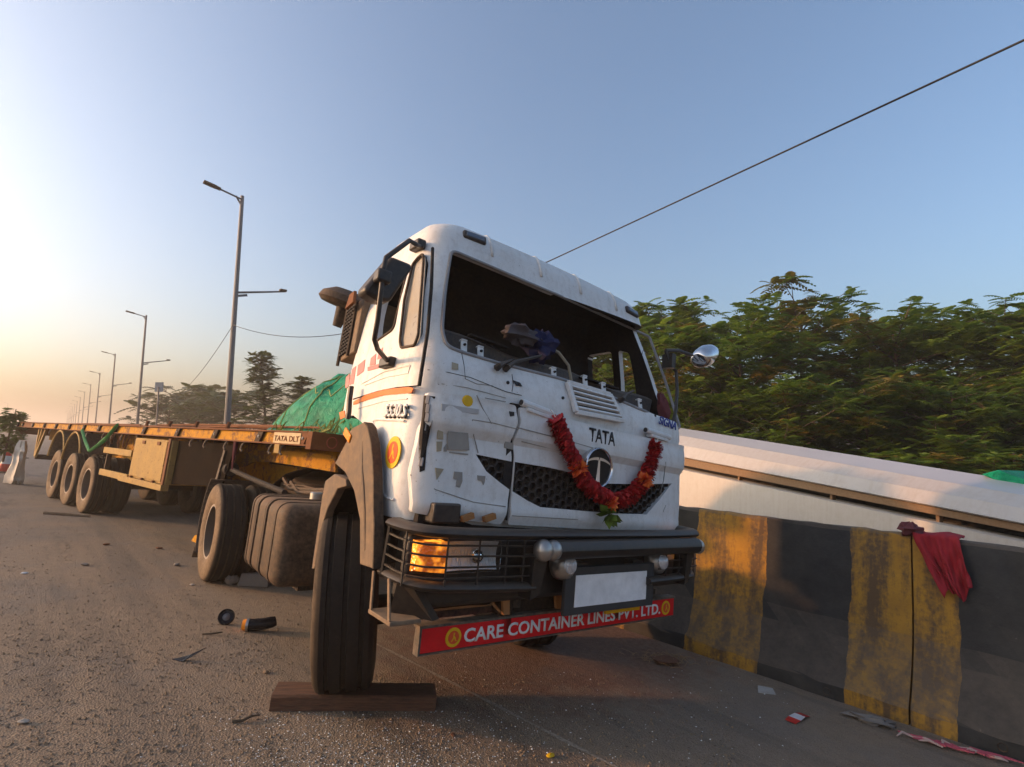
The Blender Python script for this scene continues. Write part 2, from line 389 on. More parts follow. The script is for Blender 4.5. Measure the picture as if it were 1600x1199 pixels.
# ---- ground
def ground_mats():
    t = NT('asphalt'); P = t.tc.outputs['Object']
    fine = t.noise(140, 4, .7); mid = t.noise(9, 8, .7); big = t.noise(.55, 7, .6, dist=.5)
    v = t.n('ShaderNodeTexVoronoi'); v.inputs['Scale'].default_value = 95; t.l(P, v.inputs['Vector'])
    stone = t.mix(t.ramp(v.outputs['Color'], [(.1, 0), (.9, 1)]), (.05, .048, .046), (.17, .16, .15))
    s = t.sep()
    # dust lies thickest round the stranded truck and thins out along the open carriageway
    dx = t.math('SUBTRACT', s[0], 2.0); dd = t.math('MULTIPLY', t.math('ABSOLUTE', dx), .045)
    dn = t.math('SUBTRACT', t.math('ADD', t.math('MULTIPLY', big, .9), t.math('MULTIPLY', mid, .55)), dd)
    m = t.ramp(dn, [(.20, .10), (.45, .62), (.70, .95)])
    soil = t.mix(t.ramp(mid, [(.3, 0), (.7, 1)]), (.28, .205, .13), (.165, .118, .075))
    soil = t.mix(t.ramp(fine, [(.46, 0), (.66, .7)]), soil, (.36, .28, .20)); soil = t.mix(t.ramp(t.noise(60, 5, .75), [(.56, 0), (.68, .75)]), soil, (.07, .05, .035))
    c = t.mix(m, stone, soil)
    dk = t.ramp(t.noise(1.6, 7, .65, vec=t.scaled((.35, 1.6, 1))), [(.54, 0), (.68, .6)]); c = t.mix(dk, c, (.05, .040, .032))
    # red soil swept under the bumper towards the barrier, and wheel-polished tracks along the road
    ca = RMI @ G(850, 1005); ex_ = t.math('MULTIPLY', t.math('SUBTRACT', s[0], ca.x), .62); ey_ = t.math('MULTIPLY', t.math('SUBTRACT', s[1], ca.y), .48)
    rr_ = t.math('SQRT', t.math('ADD', t.math('MULTIPLY', ex_, ex_), t.math('MULTIPLY', ey_, ey_)))
    sm_ = t.ramp(t.math('ADD', t.math('SUBTRACT', 1.0, rr_), t.math('MULTIPLY', t.math('SUBTRACT', t.noise(5, 8, .7), .5), 1.3)), [(.12, 0), (.46, .9)])
    c = t.mix(sm_, c, t.mix(t.ramp(t.noise(22, 6, .7), [(.35, 0), (.65, 1)]), (.13, .062, .036), (.22, .125, .078)))
    tr_ = t.ramp(t.noise(1.1, 5, .6, vec=t.scaled((.12, 1.4, 1))), [(.50, 0), (.62, .42)]); c = t.mix(tr_, c, (.075, .066, .058))
    gp_ = t.ramp(t.noise(.9, 6, .65), [(.52, 0), (.60, .28)]); c = t.mix(gp_, c, t.mix(fine, (.10, .094, .088), (.21, .20, .185)))
    h = t.math('ADD', t.math('MULTIPLY', fine, .25), t.math('MULTIPLY', v.outputs['Distance'], .8))
    nb = t.bump(mid, .5, .03); nb = t.bump(h, .9, .008, nb)
    MAT['asphalt'] = t.set(c, .88, 0, nb)
    t = NT('red_soil'); a = t.noise(18, 8, .7); b = t.noise(90, 4, .7)
    MAT['soil'] = t.set(t.mix(a, (.10, .040, .022), t.mix(b, (.17, .075, .04), (.23, .12, .07))), .95, 0, t.bump(t.math('ADD', a, b), .6, .02))
    t = NT('field'); a = t.noise(.06, 8, .6); b = t.noise(1.3, 8, .7)
    MAT['field'] = t.set(t.mix(a, t.mix(b, (.05, .06, .02), (.10, .095, .035)), (.14, .11, .06)), .95)
    t = NT('lane_paint'); a = t.noise(6, 8, .7); b = t.noise(60, 5, .7)
    t.set(t.mix(t.ramp(b, [(.4, 0), (.6, 1)]), (.38, .32, .25), (.19, .15, .11)), .9); MAT['lane'] = t.m
ground_mats()
m = MB(); m.add([(-1400, -1400, 0), (1400, -1400, 0), (1400, 1400, 0), (-1400, 1400, 0)], [(0, 1, 2, 3)])
tag(m.build('ground', MAT['field'], smooth=0, M=Matrix.Translation((0, 0, -.12))), kind='structure')
m = MB()
xs = [-25, -8, -3, 0, 3, 8, 20, 60, 160, 700]; ys = [-.62, 0, 3, 7, 12, 17]
gv = [(x, y, 0) for x in xs for y in ys]; ny = len(ys)
m.add(gv, [(i * ny + j, (i + 1) * ny + j, (i + 1) * ny + j + 1, i * ny + j + 1) for i in range(len(xs) - 1) for j in range(ny - 1)])
road = tag(m.build('road', MAT['asphalt'], smooth=0, M=RM), kind='structure')
# worn edge line running along the road
a = RMI @ G(720, 1075); b = RMI @ G(955, 1196)
m = MB(); d = (b - a).normalized(); nn = Vector((-d.y, d.x, 0))
a2 = a - d * 1.4; b2 = b + d * 6
pts = []
for i in range(60):
    p = a2.lerp(b2, i / 59); w = .013 + .005 * math.sin(i * 1.7); pts += [p + nn * w + Vector((0, 0, .004)), p - nn * w + Vector((0, 0, .004))]
m.add(pts, [(2 * i, 2 * i + 1, 2 * i + 3, 2 * i + 2) for i in range(59)])
tag(m.build('lane_line', MAT['lane'], smooth=0, M=RM), kind='structure')
# ---- barrier
def barrier_mat():
    t = NT('barrier_paint'); s = t.sep(); x = s[0]; z = s[2]
    wob = t.math('MULTIPLY', t.math('SUBTRACT', t.noise(2.3, 5, .6), .5), .11)
    xx = t.math('ADD', x, wob)
    L = BSTRIPE; ph = t.math('FRACT', t.math('ADD', t.math('DIVIDE', xx, 2 * L), 100.0))
    yel = t.math('GREATER_THAN', ph, .5)
    a = t.noise(5, 9, .72); b = t.noise(28, 6, .7); run = t.noise(9, 6, .65, vec=t.scaled((1, 1, .16)))
    yc = t.mix(t.ramp(a, [(.3, 0), (.7, 1)]), (.46, .245, .022), (.29, .15, .022))
    st = t.ramp(t.math('ADD', t.math('MULTIPLY', run, .65), t.math('MULTIPLY', b, .35)), [(.44, 0), (.58, .92)])
    yc = t.mix(st, yc, (.085, .055, .032))
    bc = t.mix(t.ramp(a, [(.35, 0), (.7, 1)]), (.016, .017, .018), (.038, .037, .035))
    c = t.mix(yel, bc, yc)
    g = t.n('ShaderNodeNewGeometry'); sx = t.n('ShaderNodeSeparateXYZ'); t.l(g.outputs['True Normal'], sx.inputs[0])
    du = t.ramp(sx.outputs[2], [(.10, 0), (.30, 1)]); du = t.math('MULTIPLY', du, t.ramp(t.math('ADD', t.math('MULTIPLY', a, .5), t.math('MULTIPLY', b, .5)), [(.30, .20), (.62, .62)]))
    c = t.mix(du, c, (.125, .10, .076))
    ch = t.ramp(b, [(.66, 0), (.70, .7)]); c = t.mix(t.math('MULTIPLY', ch, t.ramp(a, [(.5, 0), (.6, 1)])), c, (.20, .17, .14))
    MAT['barrier'] = t.set(c, .78, 0, t.bump(t.math('ADD', a, t.math('MULTIPLY', b, .5)), .45, .015))
pt = [RMI @ G(1182, 1052), RMI @ G(1317, 1101.5), RMI @ G(1499, 1160)]
BSTRIPE = (pt[0].x - pt[2].x) / 2
BH = (RMI @ on_plane(1250, 814, RM @ Vector((0, -.21, 0)), RM.to_3x3() @ Vector((0, 1, 0)))).z
print('stripe', BSTRIPE, [p.x for p in pt], 'barrier height', BH)
barrier_mat()
for l in MAT['barrier'].node_tree.nodes: pass
prof = [(0, 0), (0, .10), (-.012, .125), (-.05, .19), (-.10, .31), (-.145, .44), (-.17, .56), (-.19, .75), (-.205, BH - .03), (-.215, BH - .006), (-.235, BH), (-.40, BH), (-.42, BH - .02), (-.46, .56), (-.62, .12), (-.62, 0)]
bar = empty('concrete_barrier', RM)
tag(bar, 'long concrete road barrier painted in worn yellow and black stripes', 'barrier')
# stripes start where the photo shows black turn yellow
off = pt[1].x - 0 * BSTRIPE        # at pt[1] black (farther) meets yellow (nearer)
STR_OFF = off
jx = (RMI @ on_plane(1424, 990, RM @ Vector((0, -.12, 0)), RM.to_3x3() @ Vector((0, 1, 0)))).x
def block(x0, x1, n):
    m = MB(); secs = []; rnd = random.Random(int(x0 * 10))
    for i in range(n + 1):
        x = x0 + .006 + (x1 - x0 - .012) * i / n
        secs.append([(x - STR_OFF, y + (rnd.uniform(-.007, .007) if 0 < i < n else 0), z + (rnd.uniform(-.008, .006) if z > .05 else 0)) for (y, z) in prof])
    m.loft(secs); return m
edges = [jx - 9, jx - 6, jx - 3, jx, jx + 3, jx + 6, jx + 9, jx + 12, jx + 15, jx + 18, jx + 21, jx + 24, jx + 27, jx + 30, jx + 120]
for i in range(len(edges) - 1):
    o = block(edges[i], edges[i + 1], 26).build('barrier_block', MAT['barrier'], bar, smooth=25, bevel=0)
    o.location.x = STR_OFF
# drain holes at the foot, as short dark pipes let into the toe
for px, py in ((1292, 1083), (1567, 1168)):
    p = RMI @ on_plane(px, py, RM @ Vector((0, 0, 0)), RM.to_3x3() @ Vector((0, 1, 0)))
    m = MB(); m.lathe([(.020, -.004), (.026, .006), (.026, -.05)], Matrix.Translation((p.x, .001, max(.045, p.z))) @ Matrix.Rotation(-math.pi / 2, 4, 'X'), 12)
    m.build('drain_pipe', MAT['frame_black'], bar)
# ---- pale hull lying behind the barrier
HA = RM @ Vector((RMI @ on_plane(1076, 740, RM @ Vector((0, -2.5, 0)), RM.to_3x3() @ Vector((0, 1, 0))))); HA.z = 0
HB = RM @ Vector((RMI @ on_plane(1600, 830, RM @ Vector((0, -1.25, 0)), RM.to_3x3() @ Vector((0, 1, 0))))); HB.z = 0
hd = (HB - HA).normalized(); hn = Vector((-hd.y, hd.x, 0));  hn = hn if hn.y > 0 else -hn       # pointing away from the camera
HMt = Matrix(((hd.x, hn.x, 0, HA.x), (hd.y, hn.y, 0, HA.y), (0, 0, 1, 0), (0, 0, 0, 1))); HMI = HMt.inverted()
rows = [('bot', 815, 935, 0.0), ('lp', 735, 845, .03), ('bk', 729, 832, .03), ('br', 717, 820, .01), ('lb', 698, 795, .10), ('g', 683, 774, .30), ('top', 671, 753, .62)]
def hull_line(yl, yr, sb):
    p = HMI @ on_plane(1076, yl, HA + hn * sb, hn); q_ = HMI @ on_plane(1600, yr, HA + hn * sb, hn)
    s = (q_.z - p.z) / (q_.x - p.x); return p.z, p.x, s
HL = {n: hull_line(yl, yr, sb) + (sb,) for n, yl, yr, sb in rows}
def hz(n, x): z0, x0, s, sb = HL[n]; return z0 + s * (x - x0)
X0, X1 = -3.0, (HB - HA).length + 3.5
print('hull', {n: (round(hz(n, 0), 2), round(hz(n, (HB - HA).length), 2)) for n in HL}, 'len', (HB - HA).length)
t = NT('hull_cream'); a = t.noise(1.3, 7, .6); b = t.noise(14, 6, .7)
sk = t.noise(6, 7, .7, vec=t.scaled((4, 1, .25))); MAT['hull'] = t.set(t.mix(t.ramp(t.math('ADD', t.math('MULTIPLY', b, .45), t.math('MULTIPLY', sk, .55)), [(.46, 0), (.68, .6)]), t.mix(a, (.50, .475, .445), (.42, .40, .375)), (.36, .31, .26)), .42, 0, t.bump(a, .05, .05))
t = NT('hull_grey'); a = t.noise(2, 7, .6); MAT['hull_grey'] = t.set(t.mix(a, (.42, .43, .45), (.34, .35, .37)), .3)
hull = empty('hull_section', HMt); tag(hull, 'long pale cream hull section with a dark lengthwise slot lying behind the barrier', 'hull')
def hstrip(pts_fn, name, mat, n=14, sm=40):
    m = MB(); m.loft([pts_fn(X0 + (X1 - X0) * i / n) for i in range(n + 1)]); return m.build(name, mat, hull, smooth=sm)
hstrip(lambda x: [(x, .0, hz('lp', x) - .012), (x, .03, hz('lp', x)), (x, 1.3, hz('lp', x)), (x, 1.3, -.1), (x, 0, -.1)], 'lower_shell', MAT['hull'])
def upper(x):
    zb = hz('br', x); zc = hz('lb', x); zg = hz('g', x); zt = hz('top', x)
    return [(x, .02, zb), (x, 0, zb + .012), (x, .10, zc), (x, .30, zg), (x, .315, zg + .003), (x, .62, zt), (x, 1.25, zt - .01), (x, 1.3, zb), (x, .4, zb)]
up = hstrip(upper, 'upper_shell', [MAT['hull'], MAT['hull_grey']], sm=8)
me = up.data; nsec = 13
for p in me.polygons:
    ys = [me.vertices[i].co.y for i in p.vertices]
    if min(ys) > .29 and max(ys) < 1.26 and len(ys) == 4: p.material_index = 1
hstrip(lambda x: [(x, .05, hz('bk', x)), (x, .05, hz('br', x) - .005), (x, .14, hz('br', x) - .005), (x, .14, hz('bk', x))], 'slot_rail', dusty('slot_brown', (.20, .12, .065), .6, 0, amount=.5))
hstrip(lambda x: [(x, .35, hz('lp', x) - .02), (x, .35, hz('br', x) + .02), (x, .39, hz('br', x) + .02), (x, .39, hz('lp', x) - .02)], 'slot_back', MAT['interior'])
for px, py in ((1149, 744), (1293, 775), (1459, 808)):
    p = HMI @ on_plane(px, py, HA + hn * .04, hn); m = MB()
    z0 = hz('lp', p.x) - .01; z1 = hz('br', p.x) + .01
    m.prism([(p.x - .02, .10, z1), (p.x + .02, .10, z1), (p.x + .012, .10, z0), (p.x - .012, .10, z0)], (0, .06, 0)); m.build('bracket', MAT['slot_brown'], hull)
# ---- lamp posts
def post_base(x, y, H):
    # base on the road plane so that base + H * plumb-up is seen at the pixel
    r = ray(x, y); k = (CAMH - H * GUP.z) / (-r.z)      # EYE.z + k r.z = H GUP.z
    p = EYE + r * k; return p - GUP * H
tops = [(378.5, 310), (230, 497), (184.5, 557), (156.5, 585), (142, 601)]
H = 10.0
bases = [post_base(x, y, H) for x, y in tops]
print('posts', [tuple(round(c, 1) for c in b) for b in bases])
# ---- lamp posts along the verge beyond the barrier, plumb, every 26 m
PN = DRD                                              # plane across the road through a post
pb0 = bases[0]; step = (bases[4] - bases[0]) / 4
acr = DRD.cross(GUP).normalized()                     # to the right of someone looking away down the road
def post_parts(px, py, base, H):
    top = base + GUP * H
    q_ = on_plane(px, py, top, PN) - base; return q_.dot(acr), q_.dot(GUP)
lampE = post_parts(318, 284, pb0, H); lampI = post_parts(338, 293, pb0, H); lowA = post_parts(371, 458, pb0, H); lowE = post_parts(447, 456, pb0, H)
print('lamp', lampE, lampI, lowA, lowE)
def post_frame(base):
    f = -acr.cross(GUP)                              # columns: x across, y along the road, z plumb-up
    f = GUP.cross(acr)
    return Matrix(((acr.x, f.x, GUP.x, base.x), (acr.y, f.y, GUP.y, base.y), (acr.z, f.z, GUP.z, base.z), (0, 0, 0, 1)))
def make_post(M):
    r = empty('lamp_post', M)
    m = MB(); m.tube([(0, 0, -.1), (0, 0, H * .5), (0, 0, H + .08)], [.105, .085, .06], 10)
    m.box((0, 0, .012), (.42, .42, .025)); m.lathe([(.16, 0), (.16, .25), (.11, .35)], Matrix.Identity(4), 10)
    m.build('pole', MAT['steel_grey'], r)
    m = MB(); m.tube([(0, 0, H - .05), (lampI[0], 0, lampI[1])], .032, 8); m.bar((0, 0, H - .28), (lampI[0] * .25, 0, H + (lampI[1] - H) * .2), .02, .06); m.build('upper_arm', MAT['steel_grey'], r)
    d = Vector((lampE[0] - lampI[0], 0, lampE[1] - lampI[1])); e = Vector((lampI[0], 0, lampI[1]))
    m = MB(); m.bar(e + d * .0, e + d, .20, .08); m.bar(e - d * .35, e + d * .05, .10, .10); m.build('lamp_head', MAT['frame_black'], r, bevel=.015)
    zz = lowA[1]
    m = MB(); m.tube([(0, 0, zz), (lowE[0], 0, lowE[1])], [.04, .028], 8); m.bar((0, 0, zz - .12), (lowE[0] * .22, 0, zz - .02), .02, .08); m.build('lower_arm', MAT['steel_grey'], r)
    m = MB(); m.bar((lowE[0] * .86, 0, lowE[1] + .02), (lowE[0] * 1.0, 0, lowE[1] + .02), .18, .07); m.build('lamp_head', MAT['frame_black'], r, bevel=.015)
    return r
proto = None
ordn = ['nearest', 'second nearest', 'third nearest', 'fourth nearest', 'fifth nearest', 'sixth', 'seventh', 'eighth', 'ninth', 'tenth', 'eleventh', 'twelfth', 'thirteenth', 'fourteenth']
for i in range(14):
    M = post_frame(pb0 + step * i)
    if proto is None: proto = make_post(M); o = proto
    else: o = copy_tree(proto, None, M)
    tag(o, ('tall grey double-arm lamp post, %s in the row behind the trailer' % ordn[i]) if i < 5 else 'tall grey double-arm lamp post, %s away in the row behind the trailer' % ordn[i], 'lamp post', 'lamp posts in the row behind the trailer')
for i, (x, y, hh) in enumerate(((2.5, 633, 10), (12, 641, 10))):
    b = post_base(x + 10, y - 3, 10); o = copy_tree(proto, None, post_frame(b))
    tag(o, ['faint far lamp post at the left edge of the picture', 'faint far lamp post, second from the left edge'][i], 'lamp post', 'far lamp posts across the carriageway')
# ---- overhead cable and thin wires
def wire(name, pts, r, label, sag=0):
    P = [Vector(p) for p in pts]; Q = []
    for i in range(len(P) - 1):
        for k in range(12):
            s = k / 12; q_ = P[i].lerp(P[i + 1], s); q_ = q_ - GUP * (sag * 4 * s * (1 - s)); Q.append(q_)
    Q.append(P[-1]); m = MB(); m.tube(Q, r, 6); return tag(m.build(name, MAT['cable_black'], smooth=60), label, 'cable')
wire('overhead_cable', [at_depth(770, 448, 15), at_depth(865, 405, 13.2), at_depth(1600, 63, 6.2), at_depth(1720, 8, 5.6)], .014, 'thick black overhead cable rising from behind the cab to upper right')
pd = (pb0 - EYE).dot(FW)
wire('thin_wire', [at_depth(364, 508, pd), at_depth(560, 517, pd - 3)], .010, 'thin sagging wire between the nearest lamp post and the cab', .28)
wire('thin_wire', [at_depth(364, 508, pd), at_depth(285, 612, pd + 10)], .010, 'thin slack wire slanting left down from the nearest lamp post', .22)
# ---- small board on a pole
sb = G(246, 700); sd = 34.0
p = at_depth(246, 655, sd); p0 = p - GUP * 3.0
sr = empty('roadside_board', Matrix.Translation(p0)); up_ = GUP
tb = at_depth(248, 605, sd) - p0
m = MB(); m.tube([(0, 0, 0), tb], .05, 8); m.build('pole', MAT['steel_grey'], sr)
m = MB(); rx = RT; c = tb; hw_, hh_ = 6.0 * sd / FPX, 7.5 * sd / FPX
m.prism([c - rx * hw_ - up_ * hh_, c + rx * hw_ - up_ * hh_, c + rx * hw_ + up_ * hh_, c - rx * hw_ + up_ * hh_], FW * .08)
m.build('board', plain('board_blue', (.20, .25, .30), .5), sr)
tag(sr, 'small blue-grey board on a thin pole left of the nearest lamp post', 'sign')
# ---- trees
def frond(m, p, d, up, L, npair, rnd, wid=.30, leafw=.26, droop=.35):
    """pinnate leaf: pairs of narrow leaflets along a drooping rib"""
    d = d.normalized(); s = d.cross(up)
    if s.length < .05: s = d.cross(Vector((1, 0, 0)))
    s.normalize(); u = s.cross(d).normalized()
    for k in range(npair):
        t = (k + .6) / npair; c = p + d * (L * t) - up * (droop * L * t * t)
        w = L * wid * (math.sin(math.pi * (.18 + .74 * t)) ** .8) * rnd.uniform(.8, 1.15); b = L / npair * leafw * 1.5
        for sg in (-1, 1):
            e = c + s * (sg * w) + d * (w * .35) - up * (w * .30); a1 = c + d * b; a0 = c - d * b; mid = c.lerp(e, .6)
            m.add([a0, mid - d * (b * .9), e, mid + d * (b * .9), a1], [(0, 1, 2, 3, 4)])
def leafy_tree(name, seed, h, rad, n_br, n_ros, fl, npair, mats, low=.12, yellow=.08, spiky=.0, trunk_r=.12):
    rnd = random.Random(seed); tr = MB(); lf = MB(); up = Vector((0, 0, 1)); ends = []
    lean = Vector((rnd.uniform(-.06, .06), rnd.uniform(-.06, .06), 1))
    tp = [Vector((lean.x * h * s + .1 * math.sin(5 * s + seed), lean.y * h * s + .1 * math.cos(4 * s), h * s * .93)) for s in [i / 7 for i in range(8)]]
    tr.tube(tp, [trunk_r * (1 - .85 * i / 7) for i in range(8)], 7)
    def at(s): x = s * 7; i = min(int(x), 6); return tp[i].lerp(tp[i + 1], x - i)
    for b in range(n_br):
        s = low + (.97 - low) * ((b + rnd.random()) / n_br); a = b * 2.4 + rnd.uniform(-.5, .5)
        pr = rad * (math.sin(math.pi * min(1, .22 + .72 * (1 - (s - low) / (1 - low)))) ** .7) * rnd.uniform(.65, 1.12)
        if spiky: pr = rad * (1.06 - (s - low) / (1 - low)) * rnd.uniform(.55, 1.2)
        st = at(s); dr = Vector((math.cos(a), math.sin(a), rnd.uniform(.15, .75) if not spiky else rnd.uniform(.05, .35)))
        pts = [st]; 
        for k in range(1, 4): pts.append(st + dr * (pr * k / 3) + Vector((rnd.uniform(-.1, .1), rnd.uniform(-.1, .1), -.10 * pr * (k / 3) ** 2)))
        r0 = trunk_r * .42 * (1 - s * .6); tr.tube(pts, [r0, r0 * .7, r0 * .45, r0 * .15], 5)
        ends.append(pts)
        tip_yellow = rnd.random() < yellow and s > .62
        per = max(2, n_ros // n_br)
        for k in range(per):
            t = rnd.uniform(.25, 1.0); i = min(int(t * 3), 2); q_ = pts[i].lerp(pts[i + 1], t * 3 - i)
            q_ = q_ + Vector((rnd.gauss(0, .16), rnd.gauss(0, .16), rnd.gauss(0.05, .14))) * rad * .5
            if k % 3 == 0: tr.tube([pts[i].lerp(pts[i + 1], max(0, t * 3 - i - .3)), q_], [.012, .005], 3, cap=False)
            lf.mi = 1 if (tip_yellow and rnd.random() < .5) else 0
            rz_ = rnd.choice((.6, .8, 1.0, 1.25, 1.5)); nf = rnd.randint(5, 8); a0 = rnd.uniform(0, 6.28)
            for f_ in range(nf):
                aa = a0 + f_ * 6.283 / nf + rnd.uniform(-.3, .3); el = rnd.uniform(-.25, .75)
                dd = Vector((math.cos(aa) * math.cos(el), math.sin(aa) * math.cos(el), math.sin(el)))
                frond(lf, q_, dd, up, fl * rz_ * rnd.uniform(.75, 1.2), npair, rnd)
    # leader shoots
    for k in range(8):
        q_ = at(.95) + Vector((rnd.gauss(0, .3), rnd.gauss(0, .3), rnd.uniform(-.3, .35))); lf.mi = 1 if rnd.random() < yellow * 2 else 0
        for f_ in range(6):
            aa = f_ * 1.05 + rnd.random(); el = rnd.uniform(.3, 1.2); frond(lf, q_, Vector((math.cos(aa) * math.cos(el), math.sin(aa) * math.cos(el), math.sin(el))), up, fl * rnd.uniform(.8, 1.2), npair, rnd)
    return tr, lf
TREE = {}
def tree_kind(key, *a, **k):
    tr, lf = leafy_tree(key, *a, **k); mats = a[7]
    tm = tr.mesh(key + '_trunk'); lm = lf.mesh(key + '_leaves')
    tm.materials.append(MAT['bark']); tm.polygons.foreach_set('use_smooth', [True] * len(tm.polygons))
    for q_ in mats: lm.materials.append(MAT[q_])
    TREE[key] = (tm, lm)
gm = ['leaf_green', 'leaf_yellow']
for i in range(4): tree_kind('broad%d' % i, 11 + i, 6.0, 2.0, 48, 760, .30, 7, gm, low=.05, yellow=.24)
tree_kind('feather', 31, 7.0, 2.5, 56, 260, .42, 8, ['leaf_dark', 'leaf_dark'], low=.10, yellow=0, spiky=1)
tree_kind('bush', 41, 2.6, 1.6, 22, 130, .42, 7, ['leaf_dark', 'leaf_green'], low=.04, yellow=0)
def place_tree(key, base, sc, rz, name, label, group, sz=1.0):
    axis = Vector((0, 0, 1)).rotation_difference(GUP).to_matrix().to_4x4()
    M = Matrix.Translation(base) @ axis @ Matrix.Rotation(rz, 4, 'Z') @ Matrix.Diagonal((sc, sc, sc * sz, 1))
    r = empty(name, M)
    for nm, me in (('trunk', TREE[key][0]), ('crown', TREE[key][1])):
        o = bpy.data.objects.new(nm, me); COL.objects.link(o); o.parent = r
    tag(r, label, 'tree' if 'tree' in name else 'shrub', group); return r
GBEH = -.12
def tree_at(px, ytop, depth, key, rz, label, name='tree', group=None, h=6.0, sz=1.0):
    # foot on the ground below the pixel column, crown top at ytop
    top = at_depth(px, ytop, depth); k = (top.z - GBEH) / GUP.z; base = top - GUP * k
    hh = k / (1.09 if 'broad' in key else .98); return place_tree(key, base, hh / h / sz, rz, name, label, group, sz)
GT = 'dense trees beyond the barrier'
spec = [  # px, top y, depth, kind, rotation
    (985, 446, 15, 0, .3, 'slim tree seen just right of the cab roof, leftmost of the green tree wall'),
    (1040, 470, 12.5, 1, 1.9, 'leafy tree directly behind the chrome mirror'),
    (1105, 462, 14, 2, 3.1, 'rounded tree above and right of the chrome mirror'),
    (1160, 462, 11.5, 3, .9, 'tree with yellow seed tufts, left of the tallest spiky top'),
    (1252, 430, 14.5, 0, 4.1, 'tall tree with a brown spiky top in the middle of the tree wall'),
    (1225, 560, 9.5, 1, 2.6, 'lower bright green tree in front of the spiky topped tree'),
    (1335, 452, 13, 1, 5.2, 'tree with a narrow pointed top right of the tallest spiky one'),
    (1405, 462, 11.5, 2, .5, 'broad dark tree between the pointed top and the right end group'),
    (1465, 458, 14, 3, 2.2, 'rear tree with thin tip, left of the tall right edge tree'),
    (1545, 452, 11, 0, 1.2, 'tall feathery tree second from the right edge'),
    (1625, 436, 9.5, 2, 3.9, 'tallest tree at the right edge of the picture'),
    (1075, 575, 10.5, 3, 4.4, 'low tree filling the gap right of the cab'),
    (1345, 560, 9.5, 2, 1.4, 'middle height tree in the shade above the hull'),
    (1490, 560, 8.6, 1, 5.5, 'nearer leafy tree above the green tarp corner'),
    (930, 470, 16, 2, .7, 'tree seen through the side window of the cab'),
    (1650, 560, 8.0, 3, 2.9, 'near tree cut off by the right edge of the picture')]
for px, yt, dp, k, rz, lb in spec: tree_at(px, yt, dp + 2.2, 'broad%d' % k, rz, lb, 'tree', GT)
for px, yt, dp, rz, lb in ((1195, 690, 7.9, .2, 'small shrub over the left part of the hull'), (1445, 678, 7.2, 1.3, 'pale green shrub rising over the middle of the hull'), (1560, 665, 6.9, 2.3, 'yellowish shrub over the hull close to the tarp'), (1300, 700, 7.6, 3.3, 'dark shrub over the hull between its brackets'), (1110, 650, 8.6, 4.3, 'shrub beside the cab just above the hull')):
    tree_at(px, yt, dp + 2.6, 'broad%d' % (int(rz) % 4), rz, lb, 'shrub', 'shrubs behind the hull', 6.0, .7)
# far side trees behind the trailer
tree_at(425, 548, 26, 'feather', .4, 'dark feathery tree behind the trailer beside the green tarpaulin', 'tree', None, 7.0, 1.0)
tree_at(455, 585, 27, 'feather', 2.4, 'lower feathery tree half hidden by the green tarpaulin', 'tree', None, 7.0, .8)
for i, (px, yt, dp, rz) in enumerate(((268, 628, 40, 0), (300, 618, 44, 1), (330, 628, 38, 2), (352, 622, 36, 3))):
    tree_at(px, yt, dp, 'bush', rz, ['dark bushy tree at the foot of the small board', 'spreading bushy tree right of the small board', 'low bushy tree left of the nearest lamp post', 'bushy tree touching the nearest lamp post'][i], 'tree', 'bushy trees behind the trailer', 2.6)
for i, (px, yt, dp, rz) in enumerate(((-60, 640, 60, .3), (-10, 655, 75, 1.2), (16, 662, 95, 2.2), (34, 664, 130, 3))):
    tree_at(px, yt, dp, 'bush', rz, ['roadside bush cut by the left edge', 'roadside bush at the left edge', 'far roadside bush behind the traffic cones', 'farthest roadside bush left of the trailer tail'][i], 'tree', 'roadside bushes at the far left', 2.6)
# ================================================================== tractor
F = FR
def CP(x, y, ax, val): return in_frame(CABW, x, y, ax, val)
def TP(x, y, ax, val): return in_frame(TM, x, y, ax, val)
def lerp_tab(tab, z):
    if z <= tab[0][0]: return tab[0][1]
    for (a, p), (b, q_) in zip(tab, tab[1:]):
        if z <= b: return p + (q_ - p) * (z - a) / (b - a)
    return tab[-1][1]
XF = [(1.15, F - .075), (1.25, F - .05), (1.80, F - .05), (1.87, F - .03), (1.95, F - .04), (2.05, F - .085), (2.40, F - .235), (2.77, F - .385), (2.93, F - .43), (3.0, F - .475), (3.03, F - .55), (3.05, F - .75)]
HWZ = [(1.15, 1.145), (1.3, HW), (1.95, HW), (2.4, 1.13), (2.75, 1.075), (2.92, 1.045), (2.98, 1.0), (3.025, .92), (3.05, .78)]
XR = [(1.15, -.18), (2.8, -.16), (2.98, -.08), (3.05, .1)]
BUL = .05
def surf_x(y, z, rf=.17):
    xf = lerp_tab(XF, z); hw = lerp_tab(HWZ, z); ay = abs(y)
    if ay <= hw - rf: return xf - BUL * (y / hw) ** 2
    x0 = xf - BUL * ((hw - rf) / hw) ** 2 - rf; d = min(ay - (hw - rf), rf)
    return x0 + math.sqrt(max(0, rf * rf - d * d))
def on_front(px, py, off=0.0):
    x = F - .1
    for _ in range(14):
        p = CP(px, py, 0, x); x = surf_x(p.y, p.z) + off
    return Vector((x, p.y, p.z))
def on_side(px, py, off=0.0, sgn=-1):
    y = sgn * HW
    for _ in range(8):
        p = CP(px, py, 1, y); y = sgn * (lerp_tab(HWZ, p.z) + off)
    return Vector((p.x, y, p.z))
